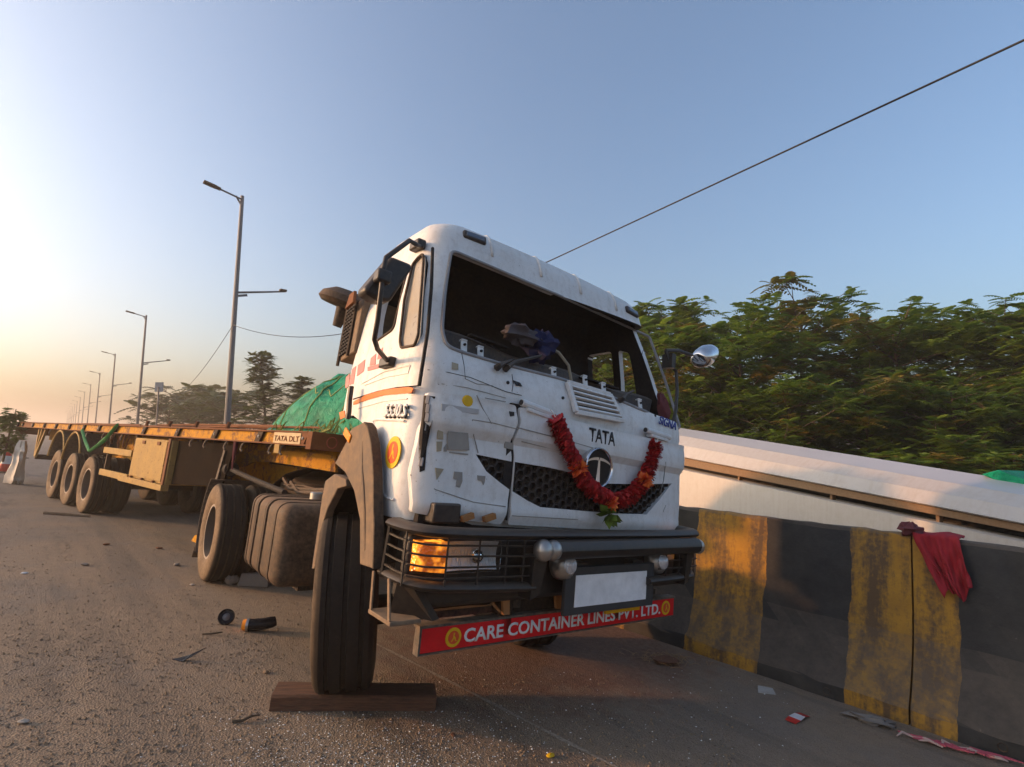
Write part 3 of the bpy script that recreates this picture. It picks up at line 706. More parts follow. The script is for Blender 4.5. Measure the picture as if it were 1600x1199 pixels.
def cab_loop(z, ins=0.0, rf=.17):
    xf = lerp_tab(XF, z) - ins; xr = lerp_tab(XR, z) + ins; hw = lerp_tab(HWZ, z) - ins; rr = .10; rf = max(.05, rf - ins); L = []
    xc = xf - BUL * ((hw - rf) / hw) ** 2
    ns = 12
    half = [(xr, -(hw - rr) * k / 4) for k in range(4)]
    half += [(xr + rr - rr * math.cos(a), -(hw - rr) - rr * math.sin(a)) for a in [math.pi / 2 * k / 4 for k in range(5)]]
    half += [(xr + rr + (xc - rf - xr - rr) * k / ns, -hw) for k in range(1, ns)]
    half += [(xc - rf + rf * math.sin(a), -(hw - rf) - rf * math.cos(a)) for a in [math.pi / 2 * k / 7 for k in range(8)]]
    half += [(xf - BUL * (y / hw) ** 2, y) for y in [-(hw - rf) * (1 - k / 12) for k in range(1, 13)]]
    L = [(x, y, z) for x, y in half] + [(x, -y, z) for x, y in half[-2:0:-1]]
    return L
def cab_solid(ins, z0, z1, mat):
    zs = [z0] + [z for z in np.linspace(1.2, 2.72, 24) if z0 + .01 < z < z1 - .01] + [z for z in (2.77, 2.82, 2.87, 2.91, 2.95, 2.98, 3.0, 3.015, 3.03, 3.042) if z < z1 - .004] + [z1]
    m = MB(); m.loft([cab_loop(z, ins) for z in zs]); me = m.mesh('c'); me.materials.append(mat)
    b = bmesh.new(); b.from_mesh(me); bmesh.ops.recalc_face_normals(b, faces=b.faces); b.to_mesh(me); b.free(); return me
def prism_mesh(poly, ax, lo, hi, mat, round_=0):
    """polygon of points, extruded along axis ax from lo to hi"""
    P = [Vector(p) for p in poly]
    if round_:
        Q = []
        n = len(P)
        for i in range(n):
            a, b, c = P[i - 1], P[i], P[(i + 1) % n]; r = min(round_, (a - b).length * .45, (c - b).length * .45)
            p0 = b + (a - b).normalized() * r; p1 = b + (c - b).normalized() * r
            for k in range(5):
                t = k / 4; Q.append(p0 * (1 - t) ** 2 + b * 2 * t * (1 - t) + p1 * t * t)
        P = Q
    A = []; B = []
    for p in P: a = p.copy(); a[ax] = lo; b = p.copy(); b[ax] = hi; A.append(a); B.append(b)
    m = MB(); n = len(P); m.add(A + B, [tuple(range(n)), tuple(range(2 * n - 1, n - 1, -1))] + [(i, i + n, (i + 1) % n + n, (i + 1) % n) for i in range(n)])
    me = m.mesh('p'); me.materials.append(mat)
    b = bmesh.new(); b.from_mesh(me); bmesh.ops.recalc_face_normals(b, faces=b.faces); b.to_mesh(me); b.free(); return me, P
truck = empty('truck_tractor', TM)
tag(truck, 'white truck tractor with missing windscreen, red garland and tilted cab', 'truck')
# --- openings
ws_px = [(705, 391), (860, 457), (1015, 526), (1040, 598), (1063, 671), (1000, 640), (940, 614), (876, 592), (780, 568), (720, 550), (697, 541), (690, 515), (695, 455)]
ws = [on_front(x, y) for x, y in ws_px]
_, ws_r = prism_mesh(ws, 0, .25, 2.0, MAT['trim_grey'], .05)
m = MB(); nn_ = len(ws_r); m.add([(lerp_tab(XF, p.z) - BUL * p.y * p.y - (.12 if abs(p.y) < .95 else .11), p.y, p.z) for p in ws_r] + [(2.0, p.y, p.z) for p in ws_r], [tuple(range(nn_)), tuple(range(2 * nn_ - 1, nn_ - 1, -1))] + [(i, i + nn_, (i + 1) % nn_ + nn_, (i + 1) % nn_) for i in range(nn_)])
cut_ws = m.mesh('p'); cut_ws.materials.append(MAT['trim_grey'])
b = bmesh.new(); b.from_mesh(cut_ws); bmesh.ops.triangulate(b, faces=[f for f in b.faces if len(f.verts) > 4]); bmesh.ops.recalc_face_normals(b, faces=b.faces); b.to_mesh(cut_ws); b.free()
pane_px = [(661, 397), (662, 410), (654, 523), (648, 540), (627, 544), (625, 532), (632, 468), (645, 413), (654, 402)]
win_px = [(637, 424), (616, 514), (585, 536), (588, 505), (600, 455), (612, 430)]
pane = [on_side(x, y) for x, y in pane_px]; win = [on_side(x, y) for x, y in win_px]
cut_pane, pane_r = prism_mesh(pane, 1, -1.5, -.95, MAT['frame_black'], .02)
cut_win, win_r = prism_mesh(win, 1, -1.5, -.95, MAT['frame_black'], .04)
cut_lp, lp_r = prism_mesh([Vector((x, 1, z)) for x, z in ((.30, 2.66), (.42, 2.62), (.52, 2.12), (.34, 2.08))], 1, .95, 1.5, MAT['trim_grey'], .03)
cut_lm, lm_r = prism_mesh([Vector((x, 1, z)) for x, z in ((-.06, 2.66), (.22, 2.66), (.26, 2.10), (-.06, 2.14))], 1, .95, 1.5, MAT['trim_grey'], .04)
# wheel-arch bite out of the lower rear of both sides
arch = [Vector((-.6, 0, 1.0)), Vector((.80, 0, 1.0))] + [CP(x, y, 1, -HW) for x, y in ((589, 775), (588, 762), (586, 730), (583, 705), (577, 677), (570, 664))] + [Vector((.10, 0, 1.70)), Vector((-.6, 0, 1.72))]
for p in arch: p.y = 0
cut_arch, _ = prism_mesh(arch, 1, -1.6, -.80, MAT['frame_black'])
cut_arch2, _ = prism_mesh(arch, 1, .80, 1.6, MAT['frame_black'])
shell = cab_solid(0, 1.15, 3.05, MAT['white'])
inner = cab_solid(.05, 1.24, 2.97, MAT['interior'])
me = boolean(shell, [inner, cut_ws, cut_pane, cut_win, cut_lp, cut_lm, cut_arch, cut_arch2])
INS = []
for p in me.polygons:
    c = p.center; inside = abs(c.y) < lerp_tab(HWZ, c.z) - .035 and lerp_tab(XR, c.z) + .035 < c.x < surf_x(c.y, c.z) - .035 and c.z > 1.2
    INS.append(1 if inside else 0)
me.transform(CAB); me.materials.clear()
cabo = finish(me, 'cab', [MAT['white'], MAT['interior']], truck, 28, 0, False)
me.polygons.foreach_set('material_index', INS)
def C(*p): return CAB @ Vector(p)
# roof ribs pressed into the sheet
for yy in (-.62, -.2, .2, .62):
    m = MB(CAB); pts = [(lerp_tab(XF, z) + .0 - BUL * (yy / 1.0) ** 2 + .002, yy, z + .002) for z in (2.84, 2.92, 2.97, 3.01, 3.035)] + [(.2, yy, 3.052), (.05, yy, 3.052)]
    m.tube(pts, .012, 6); m.build('roof_rib', MAT['white'], cabo, smooth=180)
# windscreen rubber and inner frame
m = MB(CAB); m.tube([p + Vector((surf_x(p.y, p.z) - p.x + .002, 0, 0)) for p in ws_r], .011, 6, closed=True); m.build('windscreen_frame', MAT['trim_grey'], cabo, smooth=180)
for pr, nm in ((pane_r, 'quarter_window_frame'), (win_r, 'door_window_frame')):
    m = MB(CAB); m.tube([Vector((p.x, -(lerp_tab(HWZ, p.z) + .001), p.z)) for p in pr], .009, 6, closed=True); m.build(nm, MAT['frame_black'], cabo, smooth=180)
def pane_obj(pr, ins, mat, name, sgn=-1):
    m = MB(CAB); poly = [Vector((p.x, sgn * (lerp_tab(HWZ, p.z) - ins), p.z)) for p in pr]; m.prism(poly, (0, -sgn * .006, 0)); return m.build(name, mat, cabo, smooth=0)
pane_obj(pane_r, .012, MAT['pane_dusty'], 'quarter_glass')
# --- front panels
def front_panel(px_poly, cuts, name, offf, ny=46, nz=34, rnd=.02):
    P = [on_front(x, y, .05) for x, y in px_poly]
    y0 = min(p.y for p in P) - .03; y1 = max(p.y for p in P) + .03; z0 = min(p.z for p in P) - .03; z1 = max(p.z for p in P) + .03
    y0 = max(y0, -1.165); y1 = min(y1, 1.165)
    O = []; I = []
    for i in range(ny + 1):
        for j in range(nz + 1):
            y = y0 + (y1 - y0) * i / ny; z = z0 + (z1 - z0) * j / nz; x = surf_x(y, z)
            O.append((x + offf(y, z), y, z)); I.append((x + offf(y, z) - .035, y, z))
    n = nz + 1; N = len(O); fs = []
    for i in range(ny):
        for j in range(nz):
            q_ = (i * n + j, i * n + j + 1, (i + 1) * n + j + 1, (i + 1) * n + j); fs.append(q_); fs.append(tuple(N + k for k in q_[::-1]))
    rim = [i * n for i in range(ny + 1)] + [ny * n + j for j in range(1, n)] + [i * n + nz for i in range(ny - 1, -1, -1)] + [j for j in range(nz - 1, 0, -1)]
    for a, b in zip(rim, rim[1:] + rim[:1]): fs.append((a, b, b + N, a + N))
    m = MB(); m.add(O + I, fs); me = m.mesh('fp'); me.materials.append(MAT['white'])
    b = bmesh.new(); b.from_mesh(me); bmesh.ops.recalc_face_normals(b, faces=b.faces); b.to_mesh(me); b.free()
    # outline = grid minus a frame outside the polygon
    pm, PR = prism_mesh(P, 0, .2, 1.8, MAT['white'], rnd)
    o = bpy.data.objects.new('tmp', me); COL.objects.link(o); c = bpy.data.objects.new('cut', pm); COL.objects.link(c)
    md = o.modifiers.new('b', 'BOOLEAN'); md.object = c; md.operation = 'INTERSECT'; md.solver = 'EXACT'; bpy.context.view_layer.update()
    me2 = bpy.data.meshes.new_from_object(o.evaluated_get(bpy.context.evaluated_depsgraph_get())); bpy.data.objects.remove(o); bpy.data.objects.remove(c)
    if cuts: me2 = boolean(me2, cuts)
    me2.transform(CAB); me2.materials.clear()
    return finish(me2, name, MAT['white'], truck, 24, 0, False)
def sstep(a, b, x): t = max(0, min(1, (x - a) / (b - a))); return t * t * (3 - 2 * t)
def dent(y, z):
    return .004 * math.sin(7 * y + 5 * z) * math.sin(11 * z - 3 * y) - .012 * math.exp(-((y + .75) ** 2 + (z - 1.62) ** 2) / .02) - .010 * math.exp(-((y + .45) ** 2 + (z - 1.72) ** 2) / .012) - .008 * math.exp(-((y - .95) ** 2 + (z - 1.5) ** 2) / .015)
def off_hood(y, z):
    zz = z - .03 * y / 1.1 * 0
    return .05 + dent(y, z) + .022 * sstep(1.60, 1.66, zz) - .022 * sstep(1.665, 1.70, zz) * 0 - .012 * sstep(1.33, 1.62, zz) * (1 - sstep(1.60, 1.66, zz)) - .02 * sstep(1.72, 1.84, zz) + .02 * (1 - sstep(1.19, 1.30, zz)) * sstep(1.16, 1.24, zz)
gr_r = [on_front(x, y, .05) for x, y in ((806, 722), (860, 731), (905, 741), (950, 756), (1000, 757), (1052, 756), (1030, 782), (1010, 804), (960, 803), (880, 796), (845, 793), (825, 783), (801, 768))]
gr_l = [on_front(x, y, .05) for x, y in ((746, 710), (808, 723), (803, 770), (782, 754), (762, 737))]
cg1, _ = prism_mesh(gr_r, 0, .6, 1.6, MAT['frame_black']); cg2, _ = prism_mesh(gr_l, 0, .6, 1.6, MAT['frame_black'])
hood_px = [(813, 636), (945, 670), (1077, 704), (1075, 750), (1071, 800), (1058, 827), (1000, 829), (900, 826), (792, 820), (798, 790), (803, 750), (806, 712), (803, 685), (812, 662)]
hood = front_panel(hood_px, [cg1], 'front_panel', off_hood)
corner_px = [(668, 613), (740, 620), (807, 634), (808, 660), (799, 684), (802, 712), (799, 750), (793, 790), (783, 820), (700, 810), (626, 797), (640, 740), (655, 690), (662, 650)]
corner = front_panel(corner_px, [cg2], 'corner_panel', lambda y, z: off_hood(y, z) - .003)
corner['label'] = 'scuffed corner panel with peeled sticker marks'
# black liner behind the split and grille
m = MB(CAB)
for z in np.linspace(1.2, 1.78, 12):
    pass
m.bx(F - .10, F - .030, -.615, -.535, 1.19, 1.84); m.build('split_liner', MAT['interior'], cabo)
# honeycomb grille
def poly_in(P, y, z):
    c = False; n = len(P)
    for i in range(n):
        a, b = P[i], P[i - 1]
        if (a.z > z) != (b.z > z) and y < (b.y - a.y) * (z - a.z) / (b.z - a.z) + a.y: c = not c
    return c
m = MB(CAB); rr = .033; bk = MB(CAB)
ally = [p.y for p in gr_r + gr_l]; allz = [p.z for p in gr_r + gr_l]
iy = 0; y = min(ally) - .03
while y < max(ally) + .03:
    z = min(allz) - .03 + (rr * .866 if iy % 2 else 0)
    while z < max(allz) + .03:
        if any(poly_in(pg, y + dy, z + dz) for pg in (gr_r, gr_l) for dy in (-.03, .03) for dz in (-.025, .025)):
            x = surf_x(y, z) + .022
            o_ = [(x, y + rr * 1.0 * math.cos(a), z + rr * 1.0 * math.sin(a)) for a in [k * math.pi / 3 for k in range(6)]]
            i_ = [(x + .004, y + rr * .78 * math.cos(a), z + rr * .78 * math.sin(a)) for a in [k * math.pi / 3 for k in range(6)]]
            j_ = [(x - .022, y + rr * .70 * math.cos(a), z + rr * .70 * math.sin(a)) for a in [k * math.pi / 3 for k in range(6)]]
            m.add(o_ + i_ + j_, [(k, (k + 1) % 6, 6 + (k + 1) % 6, 6 + k) for k in range(6)] + [(6 + k, 6 + (k + 1) % 6, 12 + (k + 1) % 6, 12 + k) for k in range(6)])
        z += rr * 1.732
    y += rr * 1.5; iy += 1
m.build('grille_mesh', MAT['black_plastic'], hood, smooth=0)
m = MB(CAB); yv = np.linspace(min(ally) - .02, max(ally) + .02, 24); z0, z1 = min(allz) - .02, max(allz) + .02
m.add([(surf_x(y, (z0 + z1) / 2) + .001, y, z) for y in yv for z in (z0, z1)], [(2 * i, 2 * i + 1, 2 * i + 3, 2 * i + 2) for i in range(23)]); m.build('grille_backing', MAT['interior'], hood)
# lettering and emblem on the front
CX3 = CAB.to_3x3(); nx = CX3 @ Vector((1, 0, 0))
p0 = on_front(918, 689, .058); p1 = on_front(958, 697, .058); p1.z = p0.z + (p1.z - p0.z); xm = max(p0.x, p1.x) + .006; p0.x = xm; p1.x = xm
text_on('TATA', 'lettering', MAT['letter_black'], hood, C(*p0), C(*p1), .085, nx, .012, .008)
e = on_front(933, 731, .075); er = (on_front(954, 735, .07) - on_front(911, 727, .07)).length / 2
EM = CAB @ Matrix.Translation((e.x + .004, e.y, e.z)) @ Matrix.Rotation(math.pi / 2, 4, 'Y')
m = MB(); m.lathe([(er * .86, .0), (er * .86, .012), (er * .93, .022), (er, .012), (er, -.03)], EM, 36); em = m.build('emblem', MAT['chrome'], hood, smooth=60)
m = MB(); m.lathe([(0, .004), (er * .87, .004), (er * .87, -.02)], EM, 36); m.build('emblem_disc', MAT['badge_dark'], em)
# T of the emblem: two arms curving out over a tapering stem
m = MB(); w = er
def ep(u, v, h=.010): return EM @ Vector((-v * w, u * w, h))
stem = [(-.05, .42), (.05, .42), (.17, -.72), (.02, -.80), (-.17, -.72)]
stem = [(-.06, .40), (.06, .40), (.15, -.84), (-.15, -.84)]
m.add([ep(u, v) for u, v in stem] + [ep(u, v, .003) for u, v in stem], [(0, 1, 2, 3), (0, 4, 5, 1), (1, 5, 6, 2), (2, 6, 7, 3), (3, 7, 4, 0)])
N = 9
for sg in (-1, 1):
    a = []; 
    for k in range(N):
        t = k / (N - 1); u = sg * (.03 + .80 * t); vt = .50 - .22 * t ** 2; a += [ep(u, vt), ep(u, vt - .15 * (1 - .45 * t))]
    m.add(a, [(2 * k, 2 * k + 1, 2 * k + 3, 2 * k + 2) for k in range(N - 1)])
m.build('emblem_letter', MAT['chrome'], em, smooth=0)
# blue model lettering at the far end of the cowl
p0 = on_front(1029, 662, .006); p1 = on_front(1056, 672, .006)
text_on('SIGNA', 'lettering', MAT['letter_blue'], cabo, C(*p0), C(*p1), .06, nx, .02, .004, .2)
# vent with slats on the cowl
vq = [on_front(x, y, .02) for x, y in ((886, 598), (951, 617), (973, 658), (899, 644))]
def vpt(s, t, off=0.0): p = vq[0].lerp(vq[1], s).lerp(vq[3].lerp(vq[2], s), t); return Vector((p.x + off, p.y, p.z))
m = MB(CAB)
for a, b in (((0, 0), (1, 0)), ((1, 0), (1, 1)), ((1, 1), (0, 1)), ((0, 1), (0, 0))): m.bar(vpt(*a, .008), vpt(*b, .008), .03, .03, (1, 0, 0))
vent = m.build('cowl_vent', MAT['white'], cabo, bevel=.005)
m = MB(CAB); m.add([vpt(0, 0, .004), vpt(1, 0, .004), vpt(1, 1, .004), vpt(0, 1, .004)], [(0, 1, 2, 3)]); m.build('vent_backing', MAT['interior'], vent)
for k in range(5):
    t = (k + .7) / 5.6; m = MB(CAB); m.bar(vpt(.03, t, .016), vpt(.97, t, .016), .012, .020, (1, 0, .6)); m.build('slat', MAT['white'], vent)
# hinges
for a, b in (((815, 629), (862, 647)), ((1009, 672), (1046, 684))):
    A = on_front(*a, .03); B = on_front(*b, .03); m = MB(CAB); m.tube([A, B], .022, 10); m.bar(A.lerp(B, .15) - Vector((0, 0, .03)), A.lerp(B, .85) - Vector((0, 0, .03)), .02, .05, (1, 0, 0))
    h_ = m.build('hinge', MAT['white'], cabo, bevel=.004)
    m = MB(CAB); d_ = (B - A).normalized(); m.tube([A - d_ * .006, A + d_ * .02], .016, 10); m.build('hinge_cap', MAT['black_plastic'], h_)
# roof marker lamps
for (x, y) in ((741, 372), (1008, 496)):
    p = on_front(x, y, .0); s = -1 if p.y < 0 else 1
    if s > 0: p.y = min(p.y, .84); p.z = 2.90; p.x = surf_x(p.y, p.z)
    m = MB(CAB); m.box((p.x + .004, p.y, p.z), (.03, .17, .06), Matrix.Rotation(-R_(16), 4, 'Y') @ Matrix.Rotation(-s * R_(-6), 4, 'Z')); lm_ = m.build('marker_lamp', MAT['black_plastic'], cabo, bevel=.012)
    m = MB(CAB); m.box((p.x + .014, p.y, p.z + .002), (.02, .135, .038), Matrix.Rotation(-R_(16), 4, 'Y') @ Matrix.Rotation(-s * R_(-6), 4, 'Z')); m.build('lens', MAT['marker'], lm_, bevel=.008)
# --- dashboard, clips, wipers, cloths
zl = CP(695, 510, 0, F - .4).z; zr = CP(1017, 620, 0, F - .4).z
m = MB(CAB); secs = []
for i in range(17):
    y = -1.04 + 2.08 * i / 16; zt = zl - .03 + (zr - zl) * (y + .908) / 2.0 + .015 * math.sin(i * .9); zf = 1.93
    for_x = lerp_tab(XF, 2.0) - BUL * y * y - .19
    secs.append([(for_x - .02, y, 1.80), (for_x - .03, y, zf), (for_x - .07, y, zf + .05), (F - .34, y, zt - .03), (F - .40, y, zt), (F - .50, y, zt - .01), (F - .58, y, zt - .12), (F - .6, y, 1.7)])
m.loft(secs); dash = m.build('dashboard', MAT['dash'], cabo, smooth=50)
m = MB(CAB)
for (a, b) in (((730, 524), (790, 545)), ((905, 590), (960, 608))):
    m = MB(CAB); A = CP(*a, 0, F - .33); B = CP(*b, 0, F - .33); m.bar(A + Vector((.02, 0, .0)), B + Vector((.02, 0, .0)), .05, .012); m.build('dash_slot', MAT['interior'], dash)
for (x, y) in ((727, 546), (753, 556), (868, 588), (917, 600), (946, 611), (1003, 636)):
    p = on_front(x, y, -.03); m = MB(CAB); m.box((p.x - .02, p.y, p.z + .02), (.010, .042, .070), ('Y', R_(-12))); m.box((p.x - .035, p.y, p.z + .055), (.035, .04, .010), ('Y', R_(-12)))
    o = m.build('windscreen_clip', MAT['white'], cabo, bevel=.004)
    m = MB(CAB); m.lathe([(.008, -.002), (.008, .010)], Matrix.Translation((p.x - .016, p.y, p.z + .03)) @ Matrix.Rotation(math.pi / 2, 4, 'Y'), 8); m.build('clip_hole', MAT['interior'], o)
for a, b, c in (((789, 577), (806, 565), (846, 556)), ((968, 626), (977, 618), (990, 611)), ((776, 575), (790, 567), (800, 563))):
    m = MB(CAB); A = on_front(*a, .02); B = on_front(*b, .05); D = on_front(*c, .05); m.tube([A, A + Vector((.03, 0, .01)), B, D], [.022, .017, .012, .008], 7); m.build('wiper_arm', MAT['black_plastic'], cabo)
def crumple(name, c, rx, ry, rz, mat, seed, amp=.35, M=None, parent=None):
    rnd = random.Random(seed); m = MB(M); n = 18; k = 11; vs = []
    ph = [rnd.uniform(0, 6.28) for _ in range(9)]
    for i in range(k + 1):
        th = math.pi * i / k
        for j in range(n):
            a = 2 * math.pi * j / n
            w = 1 + amp * (math.sin(3 * a + ph[0] + 2 * th) * .5 + math.sin(5 * a + ph[1] - 3 * th) * .35 + math.sin(7 * th + ph[2] + a) * .35)
            vs.append((c[0] + rx * w * math.sin(th) * math.cos(a), c[1] + ry * w * math.sin(th) * math.sin(a), c[2] + rz * w * math.cos(th)))
    fs = [(i * n + j, i * n + (j + 1) % n, (i + 1) * n + (j + 1) % n, (i + 1) * n + j) for i in range(k) for j in range(n)]
    m.add(vs, fs); return m.build(name, mat, parent, smooth=50)
p = CP(838, 540, 0, F - .26)
bun = empty('cloth_bundle', TM @ CAB @ Matrix.Translation(p)); tag(bun, 'dark blue and grey cloth bundle lying on the dashboard', 'cloth')
crumple('cloth_fold', (0, .04, .0), .10, .09, .085, MAT['cloth_blue'], 5, .5, None, bun)
crumple('cloth_fold', (-.02, -.12, .04), .09, .13, .055, MAT['cloth_grey'], 8, .5, None, bun)
m = MB(); m.tube([(.05, .05, .0), (.09, .12, -.03), (.11, .2, -.1), (.10, .25, -.2)], .010, 6); m.build('strap', plain('strap_tan', (.35, .3, .22), .8), bun)
p = CP(1036, 642, 0, F - .22)
tag(crumple('cloth_bundle', (0, 0, 0), .04, .05, .12, MAT['cloth_maroon'], 9, .4), 'maroon cloth stuffed in the lower far corner of the windscreen opening', 'cloth').matrix_world = TM @ CAB @ Matrix.Translation(p) @ Matrix.Rotation(R_(22), 4, 'X')
# seats inside
for yy in (-.55, .55):
    m = MB(CAB); m.box((.05, yy, 1.72), (.45, .48, .16)); m.box((-.06, yy, 2.05), (.14, .46, .6), ('Y', R_(-8))); m.build('seat', MAT['interior'], cabo, bevel=.04)
# steering wheel on the tractor's right
m = MB(CAB); SW = Matrix.Translation((F - .66, -.55, 2.12)) @ Matrix.Rotation(R_(-50), 4, 'Y'); ring = [SW @ Vector((.22 * math.cos(a), .22 * math.sin(a), 0)) for a in [k * math.pi / 12 for k in range(24)]]
m.tube(ring, .016, 6, closed=True); m.bar(SW @ Vector((-.2, 0, 0)), SW @ Vector((.2, 0, 0)), .03, .03); m.build('steering_wheel', MAT['interior'], cabo)
# --- corner details: slot with ribs, peeled stickers, dots
def patch(px_poly, mat, name, parent, off=.004, front=True, thick=.0015, base=None):
    P = []
    for x, y in px_poly:
        p = (on_front(x, y, base if base is not None else .05) if front else on_side(x, y, 0)); P.append(p + (Vector((off, 0, 0)) if front else Vector((0, -off, 0))))
    m = MB(CAB); m.prism(P, (-thick, 0, 0) if front else (0, thick, 0)); return m.build(name, mat, parent, smooth=0)
def cpanel(x, y):   # offset of the corner panel at a pixel
    p = on_front(x, y, .05); return off_hood(p.y, p.z) - .003
def cpatch(poly, mat, name='sticker_residue'):
    P = []
    for x, y in poly:
        o_ = max(cpanel(xx, yy) for xx, yy in poly); p = on_front(x, y, o_); P.append(Vector((p.x + .004, p.y, p.z)))
    m = MB(CAB); m.prism(P, (-.012, 0, 0)); return m.build(name, mat, corner, smooth=0)
cpatch([(684, 672), (692, 675), (692, 687), (683, 686)], MAT['residue_tan']); cpatch([(682, 690), (691, 690), (689, 705), (682, 706)], MAT['residue_tan'])
cpatch([(700, 674), (731, 677), (733, 704), (700, 703), (699, 688)], MAT['residue']); cpatch([(693, 700), (699, 692), (702, 694), (697, 706), (693, 706)], MAT['residue'])
cpatch([(702, 706), (731, 709), (731, 711), (702, 708)], MAT['residue'])
cpatch([(680, 731), (693, 733), (682, 750)], MAT['residue_tan']); cpatch([(710, 737), (722, 738), (722, 752), (718, 762), (712, 760), (714, 750), (708, 748)], MAT['residue'])
cpatch([(746, 743), (758, 744), (757, 753), (755, 758), (752, 752), (746, 750)], MAT['residue'])
cpatch([(690, 631), (748, 640), (747, 647), (690, 642)], plain('label_pale', (.50, .49, .48), .6), 'label_strip')
cpatch([(789, 690), (802, 693), (801, 703), (788, 700)], MAT['residue']); cpatch([(796, 643), (803, 644), (803, 650), (797, 651)], MAT['letter_black'])
def disc(px, py, rpx, mat, name, parent, on, off, rim=None):
    c = on(px, py); e_ = on(px + rpx, py); r = (e_ - c).length
    return c, r
p = on_front(731, 627, cpanel(731, 627) + .004); DM = CAB @ Matrix.Translation(p) @ Matrix.Rotation(math.pi / 2, 4, 'Y')
m = MB(); m.lathe([(0, .006), (.030, .005), (.034, -.006)], DM, 12); dd = m.build('orange_dot', MAT['logo_yellow'], corner)
# cracks, scuffs and pressed lines with drawn-in groove shade on the front sheet
def fline(pxs, r, mat, name, parent, fn):
    m = MB(CAB); m.tube([on_front(x, y, fn(x, y)) for x, y in pxs], r, 5); m.build(name, mat, parent, smooth=60)
f0 = lambda x, y: .001
fc = lambda x, y: cpanel(x, y) + .0005
fh = lambda x, y: off_hood(on_front(x, y, .05).y, on_front(x, y, .05).z) + .0005
for pxs in ([(668, 578), (700, 582), (735, 590), (760, 600), (790, 612), (815, 618)], [(721, 550), (725, 570), (727, 592)], [(800, 585), (802, 600), (800, 612)], [(727, 592), (745, 600), (770, 603)], [(690, 600), (730, 606), (790, 622)]): fline(pxs, .002, MAT['residue'] if pxs[0][0] in (690, 727) else MAT['letter_black'], 'crack', cabo, f0)
for pxs in ([(745, 618), (755, 640), (768, 662)], [(738, 656), (770, 661), (806, 670)], [(738, 656), (740, 680), (747, 708)], [(758, 622), (790, 628)], [(640, 742), (680, 765), (740, 785), (790, 792)]): fline(pxs, .003, MAT['residue'], 'panel_line', corner, fc)  # grey tubes along the recess edge draw the shade in its grooves
for pxs in ([(808, 668), (870, 684), (940, 704), (1066, 739)], [(815, 690), (880, 706), (910, 716)], [(1040, 722), (1037, 750), (1032, 770)], [(1060, 790), (1040, 790), (1036, 800)], [(800, 806), (900, 812), (1060, 815)]): fline(pxs, .003, MAT['residue'], 'panel_line', hood, fh)
for x, y in ((880, 622), (903, 636), (812, 601), (794, 598), (1024, 650)):
    p = on_front(x, y, .002); m = MB(CAB); m.lathe([(0, .004), (.009, .003), (.011, -.004)], Matrix.Translation(p) @ Matrix.Rotation(math.pi / 2, 4, 'Y'), 8); m.build('bolt_hole', MAT['letter_black'], cabo)
patch([(801, 594), (812, 598), (816, 604), (806, 603)], MAT['letter_black'], 'scuff', cabo, .002, True, .0015, 0.0)
patch([(706, 566), (716, 569), (716, 578), (706, 577)], MAT['residue_tan'], 'scuff', cabo, .002, True, .0015, 0.0)
# slot with fins beside the corner panel
slot = [(664, 618), (679, 620), (672, 660), (668, 700), (664, 735), (656, 738), (656, 700), (659, 650)]
P = [on_front(x, y, .05) for x, y in slot]; m = MB(CAB); m.prism([Vector((surf_x(p.y, p.z) + off_hood(p.y, p.z) - .003 + .003, p.y, p.z)) for p in P], (-.02, 0, 0)); so_ = m.build('side_slot', MAT['interior'], cabo, smooth=0)
for k in range(8):
    t = k / 7.5; x = 668 - 8 * t; y = 625 + 104 * t; p = on_front(x, y, .05); xx = surf_x(p.y, p.z) + off_hood(p.y, p.z) - .003; m = MB(CAB); m.box((xx - .004, p.y, p.z), (.022, .022, .045), ('Z', R_(-50))); m.build('fin', MAT['trim_grey'], so_, bevel=.003)
# --- side details: door seam, tape, lettering, badge, faded lettering
seam = [on_side(x, y, .0015) for x, y in ((676, 388), (674, 450), (668, 520), (661, 565), (655, 603))]
m = MB(CAB); m.tube(seam, .010, 6); m.build('door_seam', MAT['interior'], cabo)
m = MB(CAB); m.tube([on_side(x, y, .0015) for x, y in ((655, 603), (620, 606), (590, 612), (552, 624))], .004, 6); m.build('door_seam', MAT['interior'], cabo)
tape = [(553, 628), (572, 618), (600, 609), (640, 605), (647, 607), (644, 614), (600, 618), (575, 625), (553, 633)]
patch(tape, MAT['orange_tape'], 'reflective_tape', cabo, .005, False, .004)
patch([(531, 645), (539, 642), (540, 652), (533, 656)], MAT['orange_tape'], 'reflective_tape', cabo, .005, False, .004)
ny_ = CX3 @ Vector((0, -1, 0))
p0 = on_side(601, 651, .006); p1 = on_side(635, 651.5, .006)
text_on('5530.S', 'lettering', MAT['letter_white'], cabo, C(*p0), C(*p1), .070, ny_, .02, .008, .15)
q0 = p0 + Vector((.006, .005, -.008)); q1 = p1 + Vector((.006, .005, -.008))
text_on('5530.S', 'lettering_shadow', MAT['letter_black'], cabo, C(*q0), C(*q1), .070, ny_, .02, .004, .15)
